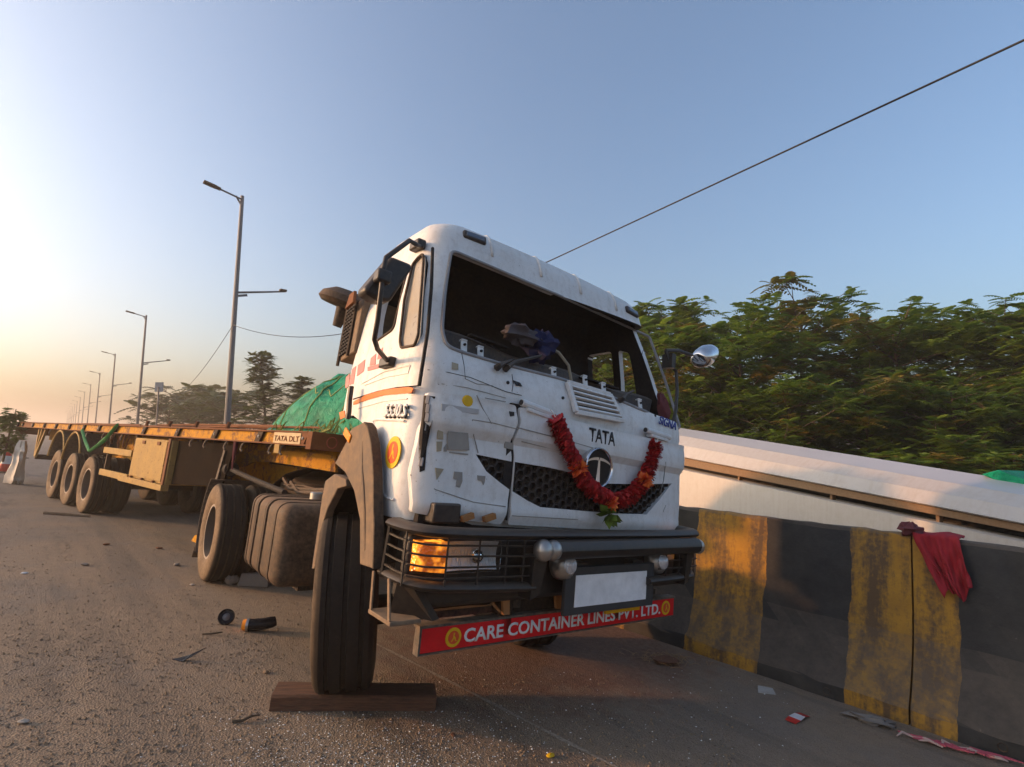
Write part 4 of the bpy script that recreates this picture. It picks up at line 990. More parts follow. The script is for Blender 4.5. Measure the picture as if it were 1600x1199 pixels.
# recessed panel line on the lower cab side
m = MB(CAB); m.tube([on_side(x, y, .001) for x, y in ((582, 658), (590, 656), (632, 658))], .007, 6); m.tube([on_side(x, y, .001) for x, y in ((582, 658), (588, 672), (594, 700), (598, 740), (599, 770), (604, 778), (615, 781))], .007, 6)
m.build('panel_rib', MAT['white'], cabo)
for pts in (((565, 600), (600, 581), (640, 571)), ((641, 571), (638, 583), (605, 589), (570, 602)), ((560, 638), (600, 627), (636, 623))):
    m = MB(CAB); m.tube([on_side(x, y, .001) for x, y in pts], .004, 5); m.build('panel_rib', MAT['white'], cabo)
def figure_logo(M, r, parent, sq=1.0):
    m = MB(); m.lathe([(0, .002), (r, .002), (r, -.004)], M, 28); a = m.build('round_logo', MAT['logo_yellow'], parent, smooth=0)
    m = MB(); m.lathe([(0, .004), (r * .68, .004), (r * .68, 0)], M, 24); m.build('logo_disc', MAT['logo_red'], a, smooth=0)
    fig = [(-.05, .5), (.08, .52), (.1, .36), (.02, .2), (.22, .02), (.3, -.3), (.42, -.34), (.4, -.42), (.2, -.38), (.08, -.08), (-.06, -.2), (-.2, -.42), (-.34, -.44), (-.34, -.36), (-.2, -.22), (-.08, .05), (-.1, .3)]
    m = MB(); m.add([M @ Vector((u * r * .95, v * r * .95, .0055)) for u, v in fig], [tuple(range(len(fig)))]); m.build('logo_figure', MAT['logo_yellow'], a, smooth=0)
    return a
p = on_side(614, 707, .004); LG = CAB @ Matrix.Translation(p) @ Matrix(((1, 0, 0, 0), (0, 0, -1, 0), (0, 1, 0, 0), (0, 0, 0, 1)))
r1 = abs(on_side(614, 682).z - on_side(614, 733).z) / 2
figure_logo(LG, r1, cabo)
# faded red lettering blocks on the door
for poly in ([(592, 550), (599, 543), (597, 560), (590, 562)], [(580, 560), (588, 553), (587, 570), (578, 572)], [(575, 574), (596, 568), (594, 575), (575, 580)], [(560, 571), (571, 562), (569, 580), (558, 588)], [(551, 577), (557, 572), (553, 600), (545, 602)], [(541, 590), (547, 584), (545, 604), (540, 607)]):
    patch(poly, MAT['red_fade'], 'faded_lettering', cabo, .003, False, .002)
# grab handle
A = [on_side(x, y, .06) for x, y in ((549, 604), (546, 625), (545, 645), (543, 655))]
m = MB(CAB); m.tube(A, .018, 8); m.build('grab_handle', MAT['black_plastic'], cabo)
# --- near mirror: housing facing forward, arm looping from roof to door
XM = .74
hp = [CP(x, y, 0, XM) for x, y in ((610, 401), (642, 414), (642, 422), (608, 473), (589, 471), (567, 457), (570, 448))]
m = MB(CAB); m.prism([p + Vector((.02, 0, 0)) for p in hp], (-.12, 0, 0)); mir = m.build('mirror', MAT['black_plastic'], truck, bevel=.02)
cpt = sum(hp, Vector()) / len(hp)
m = MB(CAB); m.prism([cpt + (p - cpt) * .88 + Vector((-.103, 0, 0)) for p in hp], (-.004, 0, 0)); m.build('mirror_glass', MAT['chrome'], mir)
top = on_side(657, 386, .0); bot = on_side(609, 568, .0)
path = [top, CP(648, 381, 0, .76), CP(640, 376, 0, .78), CP(603, 403, 0, .82), CP(599, 420, 0, .82), CP(596, 450, 0, .82), CP(590, 500, 0, .80), CP(585, 530, 0, .76), CP(590, 546, 0, .70), bot]
m = MB(CAB); m.tube(path, .014, 8); m.build('mirror_arm', MAT['black_plastic'], mir, smooth=60)
for pc, dc in ((top + Vector((.0, -.02, 0)), (.12, .06, .06)), (bot + Vector((0, -.015, 0)), (.15, .05, .06)), (CP(598, 433, 0, .81), (.07, .08, .07))):
    m = MB(CAB); m.box(pc, dc); m.build('mirror_bracket', MAT['black_plastic'], mir, bevel=.012)
# --- far chrome mirror
YM = 1.55; c = CP(1100, 558, 1, YM); rw = abs((CP(1124, 555, 1, YM) - CP(1076, 560, 1, YM)).length) / 2
m = MB(CAB); secs = []
m.lathe([(0.0, .16), (.05, .155), (.10, .125), (.125, .06), (.12, -.02), (.095, -.09), (.07, -.10), (0, -.10)], Matrix.Translation(c) @ Matrix.Rotation(R_(20), 4, 'X') @ Matrix.Rotation(R_(-75), 4, 'X') @ Matrix.Diagonal((.85, .72, .92, 1)), 24)
m2 = m.build('mirror', MAT['chrome'], truck, smooth=60); m2['label'] = 'chrome far side mirror shell'
m = MB(CAB); m.tube([CP(1040, 548, 1, 1.16), CP(1060, 548, 1, 1.3), CP(1082, 556, 1, YM)], .016, 7); m.tube([CP(1040, 548, 1, 1.16), CP(1048, 572, 1, 1.2), CP(1056, 580, 1, 1.3), CP(1058, 610, 1, 1.3), CP(1056, 640, 1, 1.2), CP(1052, 660, 1, 1.16)], .014, 7)
m.box(CP(1045, 565, 1, 1.2), (.10, .05, .12)); m.build('mirror_arm', MAT['black_plastic'], m2)
# --- air intake stack behind the cab
q4 = [CP(x, y, 1, -1.17) for x, y in ((545, 484), (571, 462), (554, 549), (530, 567))]
xa0, xa1 = -.62, -.22
ap = [CP(545, 484, 1, -1.17), CP(569, 464, 1, -1.17), CP(553, 550, 1, -1.17), CP(530, 566, 1, -1.17)]
m = MB(CAB); m.prism(ap, (0, .30, 0)); stack = m.build('air_intake', MAT['fender_tan'], truck, bevel=.01)
def apt(s, t): return ap[0].lerp(ap[1], s).lerp(ap[3].lerp(ap[2], s), t) + Vector((0, -.008, 0))
m = MB(CAB)
for k in range(13):
    for j in range(4):
        s, t = .08 + j * .14, .05 + k * .07; m.box(apt(s, t), (.03, .012, .016))
m.build('intake_louvres', MAT['interior'], stack)
m = MB(CAB); m.tube([apt(.0, .0), apt(0, 1), apt(0, 1.0) + Vector((.0, 0, -.03))], .012, 6); m.tube([apt(.62, 0), apt(.62, 1)], .012, 6); m.build('intake_edge', MAT['frame_black'], stack)
c = CP(541, 472, 1, -1.02)
m = MB(CAB); m.lathe([(.03, -.22), (.05, -.06), (.16, -.05), (.185, -.02), (.17, .03), (.10, .085), (0, .10)], Matrix.Translation(c) @ Matrix.Rotation(R_(14), 4, 'Y') @ Matrix.Rotation(R_(-6), 4, 'X') @ Matrix.Diagonal((1.25, 1.2, 1, 1)), 20); m.build('intake_cap', MAT['frame_black'], stack)
m = MB(CAB); cc = CP(546, 470, 1, -1.24); m.prism([cc + Vector((-.06, 0, -.05)), cc + Vector((.07, 0, -.02)), cc + Vector((.06, 0, .06)), cc + Vector((-.02, 0, .05))], (0, .02, 0)); m.build('rust_patch', MAT['rust'], stack)
# --- fenders round the front wheels
fen = [(568, 660), (574, 668), (579, 692), (582, 721), (583, 749), (583, 792), (584, 820), (582, 889), (562, 882), (562, 812), (553, 767), (539, 738), (523, 724), (533, 705), (541, 690), (544, 676), (552, 668)]
FY = -1.215
fp = [TP(x, y, 1, FY) for x, y in fen]
m = MB(); m.prism(fp, (0, .025, 0)); fender = m.build('fender', MAT['fender_tan'], truck, bevel=.006)
# turned-in lip under the arch
ie = [TP(x, y, 1, FY) for x, y in ((562, 882), (562, 812), (553, 767), (539, 738), (523, 724))]
m = MB(); secs = [[p + Vector((0, .002, 0)), p + Vector((.012, .002, .012)), p + Vector((.012, .34, .012)), p + Vector((0, .34, 0))] for p in ie]; m.loft(secs); m.build('fender_lining', MAT['frame_black'], fender)
oe = [TP(x, y, 1, FY) for x, y in ((568, 660), (574, 668), (579, 692), (582, 721), (583, 749), (583, 792), (584, 820), (582, 889))]
m = MB(); secs = [[p + Vector((0, -.001, 0)), p + Vector((.010, -.001, .002)), p + Vector((.010, .05, .002)), p + Vector((0, .05, 0))] for p in oe]; m.loft(secs); m.build('fender_edge', MAT['frame_black'], fender)
m = MB(); ridge = [TP(x, y, 1, FY) for x, y in ((566, 690), (566, 735), (568, 760), (570, 800), (570, 860))]; m.tube([p + Vector((0, .004, 0)) for p in ridge], [.006, .012, .016, .014, .008], 8); m.build('fender_ridge', MAT['fender_tan'], fender)
mk = TP(543, 680, 1, FY - .004); m = MB(); m.box(mk, (.12, .012, .05), ('Y', R_(25))); m.build('side_marker', MAT['orange_plastic'], fender, bevel=.008)
ff = [(522, 741), (540, 749), (541, 760), (527, 764), (511, 796), (499, 835), (491, 889), (487, 889), (503, 777), (508, 752)]
m = MB(); m.prism([TP(x, y, 1, -1.20) for x, y in ff], (0, .05, 0)); rg_ = m.build('rear_guard', MAT['fender_tan'], truck, bevel=.006)
m = MB(); m.prism([TP(x, y, 1, -1.148) for x, y in ff], (0, .30, 0)); m.build('guard_lining', MAT['interior'], rg_)
m = MB(); m.bx(-.35, .80, -.74, -.70, .95, 1.62); m.build('wheel_well', MAT['interior'], truck)
# dark closing panel behind the front wheel and under the cab
m = MB(); m.bx(-.05, .85, -.80, .80, 1.02, 1.24); m.bx(-.2, .95, -.45, .45, .62, 1.05); m.build('engine_block', MAT['undercarriage'], truck, bevel=.02)
# --- chassis
m = MB()
for y in (-.42, .36): m.bx(-4.45, .98, y, y + .06, .74, 1.0)
for x in (-4.4, -3.9, -2.6, -1.9, -1.2, -.4, .5): m.bx(x, x + .06, -.36, .36, .78, .96)
m.build('chassis_frame', MAT['frame_black'], truck, bevel=.006)
m = MB(); m.bx(-.08, .08, -.95, .95, .44, .60); fa = m.build('front_axle', MAT['undercarriage'], truck, bevel=.03)
for y in (-.42, .42):
    m = MB()
    for k in range(7):
        L = .78 - .085 * k; pts = [(x, y, .70 - .018 * k + .10 * (x / .8) ** 2) for x in np.linspace(-L, L, 9)]
        for a, b in zip(pts, pts[1:]): m.bar(a, b, .08, .014)
    m.build('leaf_spring', MAT['undercarriage'], truck)
m = MB(); m.tube([(-WB, -.9, .53), (-WB, .9, .53)], .09, 10); m.sphere((-WB, 0, .55), .24, 14); m.build('rear_axle', MAT['undercarriage'], truck)
for y in (-.42, .42):
    m = MB()
    for k in range(8):
        L = .75 - .075 * k; pts = [(-WB + x, y, .80 - .018 * k + .08 * (x / .8) ** 2) for x in np.linspace(-L, L, 9)]
        for a, b in zip(pts, pts[1:]): m.bar(a, b, .08, .014)
    m.build('leaf_spring', MAT['undercarriage'], truck)
m = MB(); m.lathe([(.02, 0), (.46, 0), (.48, .03), (.46, .06), (.02, .06)], Matrix.Translation((-3.1, 0, 1.10)) @ Matrix.Rotation(R_(4), 4, 'Y'), 24); m.bx(-3.6, -2.6, -.48, -.40, 1.0, 1.1); m.bx(-3.6, -2.6, .40, .48, 1.0, 1.1); m.build('fifth_wheel', MAT['undercarriage'], truck, bevel=.01)
# walkway, pipes and cables behind the cab
m = MB(); m.bx(-2.2, -.75, -.62, .5, 1.02, 1.05); m.build('deck_plate', MAT['tank'], truck, bevel=.004)
rnd = random.Random(4); m = MB()
for k in range(9):
    y = rnd.uniform(-.9, .2); x0 = rnd.uniform(-3.0, -2.2); z0 = rnd.uniform(1.12, 1.26); m.tube([(x0, y, z0), (x0 + .5, y + rnd.uniform(-.1, .1), z0 + rnd.uniform(-.08, .04)), (x0 + 1.1, y + rnd.uniform(-.1, .1), 1.14), (-.55, y + rnd.uniform(-.05, .1), rnd.uniform(1.1, 1.3))], rnd.uniform(.012, .025), 6)
m.build('air_hose', MAT['frame_black'], truck, smooth=60)
m = MB(); m.tube([(-3.9, -1.0, 1.20), (-3.0, -.98, 1.16), (-1.9, -.9, 1.10)], .028, 8); m.lathe([(.08, -.11), (.09, -.08), (.09, .08), (.08, .11)], Matrix.Translation((-3.95, -1.0, 1.2)) @ Matrix.Rotation(math.pi / 2, 4, 'Y'), 14); m.build('exhaust_pipe', MAT['interior'], truck)
# rounded fuel tank with three straps
def rrect(x, y0, y1, z0, z1, r, n=5):
    L = []
    for cy, cz, a0 in ((y1 - r, z1 - r, 0), (y0 + r, z1 - r, 90), (y0 + r, z0 + r, 180), (y1 - r, z0 + r, 270)):
        for k in range(n + 1): a = R_(a0 + 90 * k / n); L.append((x, cy + r * math.cos(a), cz + r * math.sin(a)))
    return L
m = MB(); ty0, ty1, tz0, tz1 = -1.215, -.56, .50, 1.10; X = [(-1.72, .05), (-1.70, .015), (-1.66, 0)]
for xs_ in (-1.47, -1.19): X += [(xs_ - .05, 0), (xs_ - .035, .022), (xs_ + .035, .022), (xs_ + .05, 0)]
X += [(-.83, 0), (-.78, .012), (-.745, .04), (-.73, .085)]
m.loft([rrect(x, ty0 + i, ty1 - i, tz0 + i, tz1 - i, .085) for x, i in X]); tank = m.build('fuel_tank', MAT['tank'], truck, smooth=45)
for xs_ in (-1.62, -1.47, -1.19, -.92):
    m = MB(); m.loft([rrect(x, ty0 - .006 + i, ty1 + .006 - i, tz0 - .006 + i, tz1 + .006 - i, .09) for x, i in ((xs_ - .02, .012), (xs_ - .018, 0), (xs_ + .018, 0), (xs_ + .02, .012))]); m.build('tank_strap', MAT['frame_black'], tank, smooth=45)
m = MB(); m.lathe([(.06, 0), (.06, .05), (.05, .06)], Matrix.Translation((-1.3, -.8, 1.10)), 14); m.build('filler_cap', MAT['alloy'], tank)
m = MB(); m.bx(-1.65, -.85, -1.0, -.62, .46, .495); m.build('tank_cradle', MAT['frame_black'], tank)
# --- wheels
def tyre_profile(R=.525, w=.29, rim=.285):
    h = w / 2; P = [(rim, -h * .78), (rim + .02, -h * .92), (rim + .07, -h * 1.02), (R * .80, -h * 1.04), (R * .93, -h * .97), (R * .975, -h * .88), (R, -h * .76)]
    for g in (-.42, 0, .42):
        P += [(R, (g - .045) * w), (R - .016, (g - .03) * w), (R - .016, (g + .03) * w), (R, (g + .045) * w)] if abs(g) < .4 else [(R, (g * .62 - .04) * w), (R - .016, (g * .62 - .025) * w), (R - .016, (g * .62 + .025) * w), (R, (g * .62 + .04) * w)]
    P += [(R, h * .76), (R * .975, h * .88), (R * .93, h * .97), (R * .80, h * 1.04), (rim + .07, h * 1.02), (rim + .02, h * .92), (rim, h * .78)]
    return P
def rim_profile(rim=.285, w=.29, depth=.10):
    h = w / 2
    return [(rim + .012, h * .80), (rim + .016, h * .86), (rim - .012, h * .86), (rim - .022, h * .6), (rim - .035, h * .1), (rim - .05, h * .1 - depth * .3), (.17, h * .1 - depth), (.12, h * .1 - depth), (.115, h * .1 - depth + .06), (.10, h * .1 - depth + .085), (0, h * .1 - depth + .09)]
def wheel_meshes(key, depth, tm):
    a = MB(); a.lathe(tyre_profile(), Matrix.Identity(4), 48, closed=True); me = a.mesh(key + '_tyre'); finish_m(me, tm)
    b = MB(); b.lathe(rim_profile(depth=depth), Matrix.Identity(4), 36, cap0=False)
    for k in range(10):
        t = k * math.pi / 5; b.lathe([(.014, 0), (.014, .03), (.006, .035)], Matrix.Translation((.145 * math.cos(t), .145 * math.sin(t), .29 / 2 * .1 - depth)), 6)
    me2 = b.mesh(key + '_rim'); finish_m(me2, MAT['rim']); me2.materials.append(MAT['rim_dark'])
    for p in me2.polygons:
        r_ = math.hypot(p.center.x, p.center.y)
        if r_ < .272 and r_ > .02: p.material_index = 1
    return me, me2
def finish_m(me, mat):
    b = bmesh.new(); b.from_mesh(me); bmesh.ops.recalc_face_normals(b, faces=b.faces); b.to_mesh(me); b.free()
    me.materials.append(mat); me.polygons.foreach_set('use_smooth', [True] * len(me.polygons)); me.set_sharp_from_angle(angle=R_(35))
W_out = wheel_meshes('drive', .16, MAT['tyre_dusty']); W_front = wheel_meshes('front', -.02, MAT['tyre'])
for me_ in W_front:
    for v_ in me_.vertices: v_.co.z *= 1.18; W_in = wheel_meshes('inner', .02, MAT['tyre'])
def wheel(meshes, M, parent):
    r = bpy.data.objects.new('wheel', meshes[1]); COL.objects.link(r); r.parent = parent; r.matrix_local = M
    t = bpy.data.objects.new('tyre', meshes[0]); COL.objects.link(t); t.parent = r; return r
OUTR = Matrix.Rotation(math.pi / 2, 4, 'X')            # wheel axis +z -> -y (tractor's right)
OUTL = Matrix.Rotation(-math.pi / 2, 4, 'X')
PLANK_Z = .088
STEER = R_(-23)
wheel(W_front, Matrix.Translation((0.0, -.965, .525 + PLANK_Z)) @ Matrix.Rotation(STEER, 4, 'Z') @ Matrix.Rotation(R_(5), 4, 'X') @ OUTR, truck)
wheel(W_front, Matrix.Translation((-.42, .93, .525)) @ Matrix.Rotation(STEER, 4, 'Z') @ OUTL, truck)
wheel(W_out, Matrix.Translation((-WB, -1.06, .525)) @ OUTR, truck); wheel(W_in, Matrix.Translation((-WB, -.72, .525)) @ OUTR, truck)
wheel(W_out, Matrix.Translation((-WB, 1.06, .525)) @ OUTL, truck); wheel(W_in, Matrix.Translation((-WB, .72, .525)) @ OUTL, truck)
# mud flaps behind the drive wheels
for s in (-1, 1):
    m = MB(); secs = []
    for k in range(9):
        a = R_(35 + 85 * k / 8); r = .66; x = -WB - r * math.sin(a); z = .53 + r * math.cos(a); secs.append([(x, s * .62, z), (x - .012, s * .62, z + .004), (x - .012, s * 1.20, z + .004), (x, s * 1.20, z)])
    xx = -WB - .66; 
    for k in range(1, 5): secs.append([(xx - .02 * k * k * .3, s * .62, .35 - .06 * k), (xx - .012 - .02 * k * k * .3, s * .62, .35 - .06 * k), (xx - .012 - .02 * k * k * .3, s * 1.20, .35 - .06 * k), (xx - .02 * k * k * .3, s * 1.20, .35 - .06 * k)])
    m.loft(secs); m.build('mud_flap', MAT['fender_grey'], truck, smooth=60)
# --- bumper
def sweep(path, prof, name, mat, parent, bev=.0, sm=40):
    m = MB(); secs = []
    P = [Vector(p) for p in path]
    for i, p in enumerate(P):
        t = (P[min(i + 1, len(P) - 1)] - P[max(i - 1, 0)]).normalized(); n_ = Vector((t.y, -t.x, 0)).normalized()
        n_ = Vector((t.y, -t.x, 0)).normalized()
        secs.append([p + n_ * a + Vector((0, 0, b)) for a, b in prof])
    m.loft(secs); return m.build(name, mat, parent, smooth=sm, bevel=bev)
m = MB(); m.bx(F - .25, F + .02, -1.08, 1.06, .80, 1.14); bump = m.build('bumper', MAT['bumper_black'], truck, bevel=.03)
oct_ = [(math.cos(a) * .06, math.sin(a) * .027) for a in [k * math.pi / 5 for k in range(10)]]
top_path = [(.88, -1.135, 1.185), (.97, -1.14, 1.182), (1.06, -1.13, 1.18), (1.12, -1.10, 1.178), (1.15, -1.04, 1.176), (1.165, -.9, 1.172), (1.17, -.6, 1.168), (1.165, -.3, 1.165), (1.165, .3, 1.165), (1.17, .6, 1.165), (1.165, .88, 1.168), (1.15, 1.0, 1.17), (1.10, 1.07, 1.172), (.96, 1.10, 1.175)]
sweep(top_path, oct_, 'bumper_rail', MAT['bumper_black'], bump)
oct2 = [(a * .75, b * .9) for a, b in oct_]
sweep([(.84, -1.145, .945), (.95, -1.145, .94), (1.06, -1.13, .935), (1.12, -1.09, .93), (1.15, -1.02, .925), (1.165, -.8, .915), (1.165, -.46, .90)], oct2, 'bumper_rail', MAT['bumper_black'], bump)
sweep([(1.165, .5, .88), (1.165, .8, .885), (1.15, .98, .89), (1.10, 1.05, .895), (.96, 1.09, .90)], oct2, 'bumper_rail', MAT['bumper_black'], bump)
for s in (-1, 1):
    y0 = -1.13 if s < 0 else .60; y1 = -.66 if s < 0 else 1.07
    m = MB(); m.bx(F - .05, F + .022, min(y0, y1) - .02, max(y0, y1) + .03, .95, 1.15); hb = m.build('headlamp', MAT['black_plastic'], bump, bevel=.02)
    ya, yb = (y0, y0 + .145) if s < 0 else (y1 - .145, y1)
    m = MB(); n = 8; secs = []
    for k in range(n + 1):
        t = k / n; y = ya + (yb - ya) * t; tt = t if s < 0 else 1 - t; x = F + .062 + .045 * math.sqrt(max(0, 1 - (1 - tt) ** 2)); secs.append([(F + .018, y, .985 - .0), (x, y, .985 + .012 * (1 - tt)), (x + .006, y, 1.06), (x, y, 1.13 - .006 * (1 - tt)), (F + .018, y, 1.13)])
    m.loft(secs); m.build('indicator', MAT['amber_lit'], hb, smooth=50)
    yc, yd = (yb + .004, y1) if s < 0 else (y0, ya - .004)
    # reflector bowl and clear cover
    m = MB(); K = 12; vs = []
    for i in range(K + 1):
        for j in range(K + 1):
            u = -1 + 2 * i / K; v = -1 + 2 * j / K; vs.append((F + .058 + .035 * (abs(u) ** 2.5 * .6 + abs(v) ** 2 * .5) - .02, yc + (yd - yc) * i / K, .985 + .14 * j / K))
    m.add(vs, [(i * (K + 1) + j, i * (K + 1) + j + 1, (i + 1) * (K + 1) + j + 1, (i + 1) * (K + 1) + j) for i in range(K) for j in range(K)]); m.build('reflector', MAT['reflector'], hb, smooth=0)
    m = MB(); m.sphere((F + .07, (yc + yd) / 2 - .03 * s, 1.055), .038, 14); m.build('bulb', MAT['chrome'], hb)
    m = MB(); m.bx(F + .100, F + .104, yc, yd, .982, 1.128); m.build('headlamp_glass', MAT['clear_glass'], hb)
    # wire guard
    m = MB(); sgn = s
    gx = 1.185
    if s < 0:
        for z in (1.125, 1.075, 1.025, .975): m.tube([(.90, -1.18, z + .012), (1.0, -1.18, z + .006), (1.10, -1.165, z), (1.155, -1.11, z - .004), (gx, -1.02, z - .006), (gx + .005, -.75, z - .010), (gx, -.46, z - .018)], .0055, 5)
        for (x, y) in ((1.08, -1.175), (gx, -1.01), (gx + .004, -.83), (gx, -.655), (gx - .002, -.54)): m.tube([(x, y, 1.17), (x, y, .925)], .0055, 5)
        m.tube([(.91, -1.18, 1.19), (.88, -1.18, .94)], .012, 6)
    else:
        for z in (1.10, 1.05, 1.00, .95): m.tube([(gx, .60, z), (gx, .92, z), (1.16, 1.06, z), (1.08, 1.12, z), (.95, 1.13, z)], .0055, 5)
        for (x, y) in ((gx, .68), (gx, .82), (gx, .95), (1.12, 1.09), (1.02, 1.125)): m.tube([(x, y, 1.15), (x, y, .90)], .0055, 5)
    m.build('lamp_guard', MAT['bumper_black'], bump)
m = MB(); m.tube([(1.23, -.40, 1.095), (1.23, .94, 1.10)], .052, 12); bb = m.build('bull_bar', MAT['bumper_black'], bump)
for yy, rr_ in ((-.455, .058), (-.385, .054), (.955, .050)):
    m = MB(); m.sphere((1.235, yy, 1.095), rr_, 18, (1, .9, 1)); m.build('bar_end', MAT['alloy'], bb, smooth=180)
for ya_, yb_ in ((-.50, -.40), (.86, .94)):
    m = MB(); m.prism([(1.22, ya_, 1.06), (1.22, yb_, 1.06), (1.20, yb_ - .03, .86), (1.20, ya_ + .01, .84)], (-.10, 0, 0)); m.build('bar_bracket', MAT['bumper_black'], bb)
for (x, y) in ((886, 881), (1031, 876)):
    p = TP(x, y, 0, F + .12); m = MB(); m.lathe([(0, .055), (.045, .05), (.075, .02), (.082, -.02), (.08, -.05), (.05, -.07), (0, -.08)], Matrix.Translation((F + .10, p.y, p.z - .01)) @ Matrix.Rotation(R_(80), 4, 'Y') @ Matrix.Diagonal((1, .9, 1, 1)), 20); fg = m.build('fog_lamp', MAT['alloy'], bump, smooth=60)
    m = MB(); m.lathe([(0, .058), (.044, .052), (.05, .045)], Matrix.Translation((F + .103, p.y, p.z - .01)) @ Matrix.Rotation(R_(80), 4, 'Y'), 18); m.build('fog_glass', MAT['reflector'], fg, smooth=60)
# number plate: blank white face in a broad dark frame, yellow strip below
m = MB(); m.bx(F + .10, F + .125, -.205, .585, .725, .985); npl = m.build('number_plate', MAT['plate_frame'], bump, bevel=.004)
m = MB(); m.bx(F + .1265, F + .130, -.13, .505, .768, .94); m.build('plate_face', MAT['plate_white'], npl)
m = MB(); m.bx(F + .06, F + .075, .2, .52, .69, .74); m.build('plate_backing', MAT['plate_yellow'], npl)
m = MB(); m.bx(F + .03, F + .10, -.1, .0, .86, 1.0); m.bx(F + .03, F + .10, .4, .5, .86, 1.0); m.build('plate_bracket', MAT['bumper_black'], npl)
# step below the near end of the bumper
m = MB(); m.bx(.86, 1.10, -1.22, -1.06, .755, .775); st_ = m.build('step', MAT['fender_tan'], truck, bevel=.004)
m = MB(); m.bar((.88, -1.215, .775), (.86, -1.215, .95), .02, .008, (0, 1, 0)); m.bar((1.08, -1.215, .775), (1.03, -1.215, .95), .02, .008, (0, 1, 0)); m.build('step_strap', MAT['fender_tan'], st_)
m = MB(); m.prism([(1.03, -1.17, .94), (1.12, -1.14, .93), (1.10, -1.0, .76), (.95, -1.15, .775)], (-.02, .05, 0)); m.build('step_plate', MAT['black_plastic'], st_)
# brackets and springs seen below the bumper
m = MB(); m.tube([(F - .2, -1.0, .80), (F - .12, -.55, .80)], .045, 8); m.build('cross_tube', MAT['undercarriage'], truck)
for yy in (-.46, .46):
    m = MB(); m.bx(F - .15, F - .05, yy - .04, yy + .04, .60, .9); m.build('spring_shackle', MAT['undercarriage'], truck, bevel=.01)
for yy in (-.52, -.13): 
    m = MB(); m.prism([(F - .03, yy, .83), (F - .03, yy + .05, .83), (F - .03, yy + .06, .72), (F - .03, yy + .02, .72)], (-.02, 0, 0)); m.build('tow_hook', dusty('rust_orange', (.40, .16, .04), .6, 0, amount=.4), truck)
m = MB()
for yy in (-.82, -.68): m.box((F + .0, yy, 1.235), (.03, .07, .03), ('X', .3))
m.build('bracket_tab', MAT['rust_orange'], bump)
m = MB(); m.bx(F - .12, F + .0, -1.02, -.86, 1.20, 1.30); m.build('hinge_block', MAT['black_plastic'], bump, bevel=.01)
m = MB(); m.bx(F - .3, F - .1, -1.05, 1.05, 1.13, 1.24); m.build('gap_panel', MAT['interior'], bump)
# --- name board hanging under the bumper
sL0, sL1 = TP(660, 980, 0, .989), TP(657, 1021, 0, .989); sR0, sR1 = TP(1053, 937, 0, .989), TP(1053, 962, 0, .989)
z0, z1 = (sL1.z + sR1.z) / 2, (sL0.z + sR0.z) / 2; y0, y1 = sL0.y, sR0.y
m = MB(); m.bx(.965, .989, y0, y1, z0, z1); bd = m.build('name_board', MAT['red_board'], truck, bevel=.002)
bd['label'] = 'red name board with white capital lettering'
m = MB(); m.bx(.93, .993, y0 - .015, y1 + .01, z1 + .001, z1 + .014); m.bx(.945, .994, y0 - .014, y0 - .002, z0 - .01, z1 + .001); m.bx(.955, .992, y0 - .012, y1 + .008, z0 - .010, z0 - .002); m.build('board_frame', MAT['fender_grey'], bd)
m = MB(); m.bx(.86, .96, -.47, -.40, z1, .78); m.bx(.86, .96, .40, .47, z1, .78); m.bx(.86, .90, y0 + .1, y1 - .1, z1 + .015, z1 + .05); m.build('board_hanger', MAT['frame_black'], bd)
A = TP(724, 1006, 0, .99); Bp = TP(1031, 962, 0, .99); zb = z0 + .025; ht = z1 - z0 - .048
text_on('CARE CONTAINER LINES PVT. LTD.', 'lettering', MAT['letter_white'], bd, (.9895, A.y, zb), (.9895, Bp.y, zb), ht, (1, 0, 0), .022, .002)
for px, py in ((708, 998), (1040, 949)):
    p = TP(px, py, 0, .99); LGM = Matrix.Translation((.9905, p.y, (z0 + z1) / 2)) @ Matrix(((0, 0, 1, 0), (1, 0, 0, 0), (0, 1, 0, 0), (0, 0, 0, 1))); figure_logo(LGM, .047, bd)
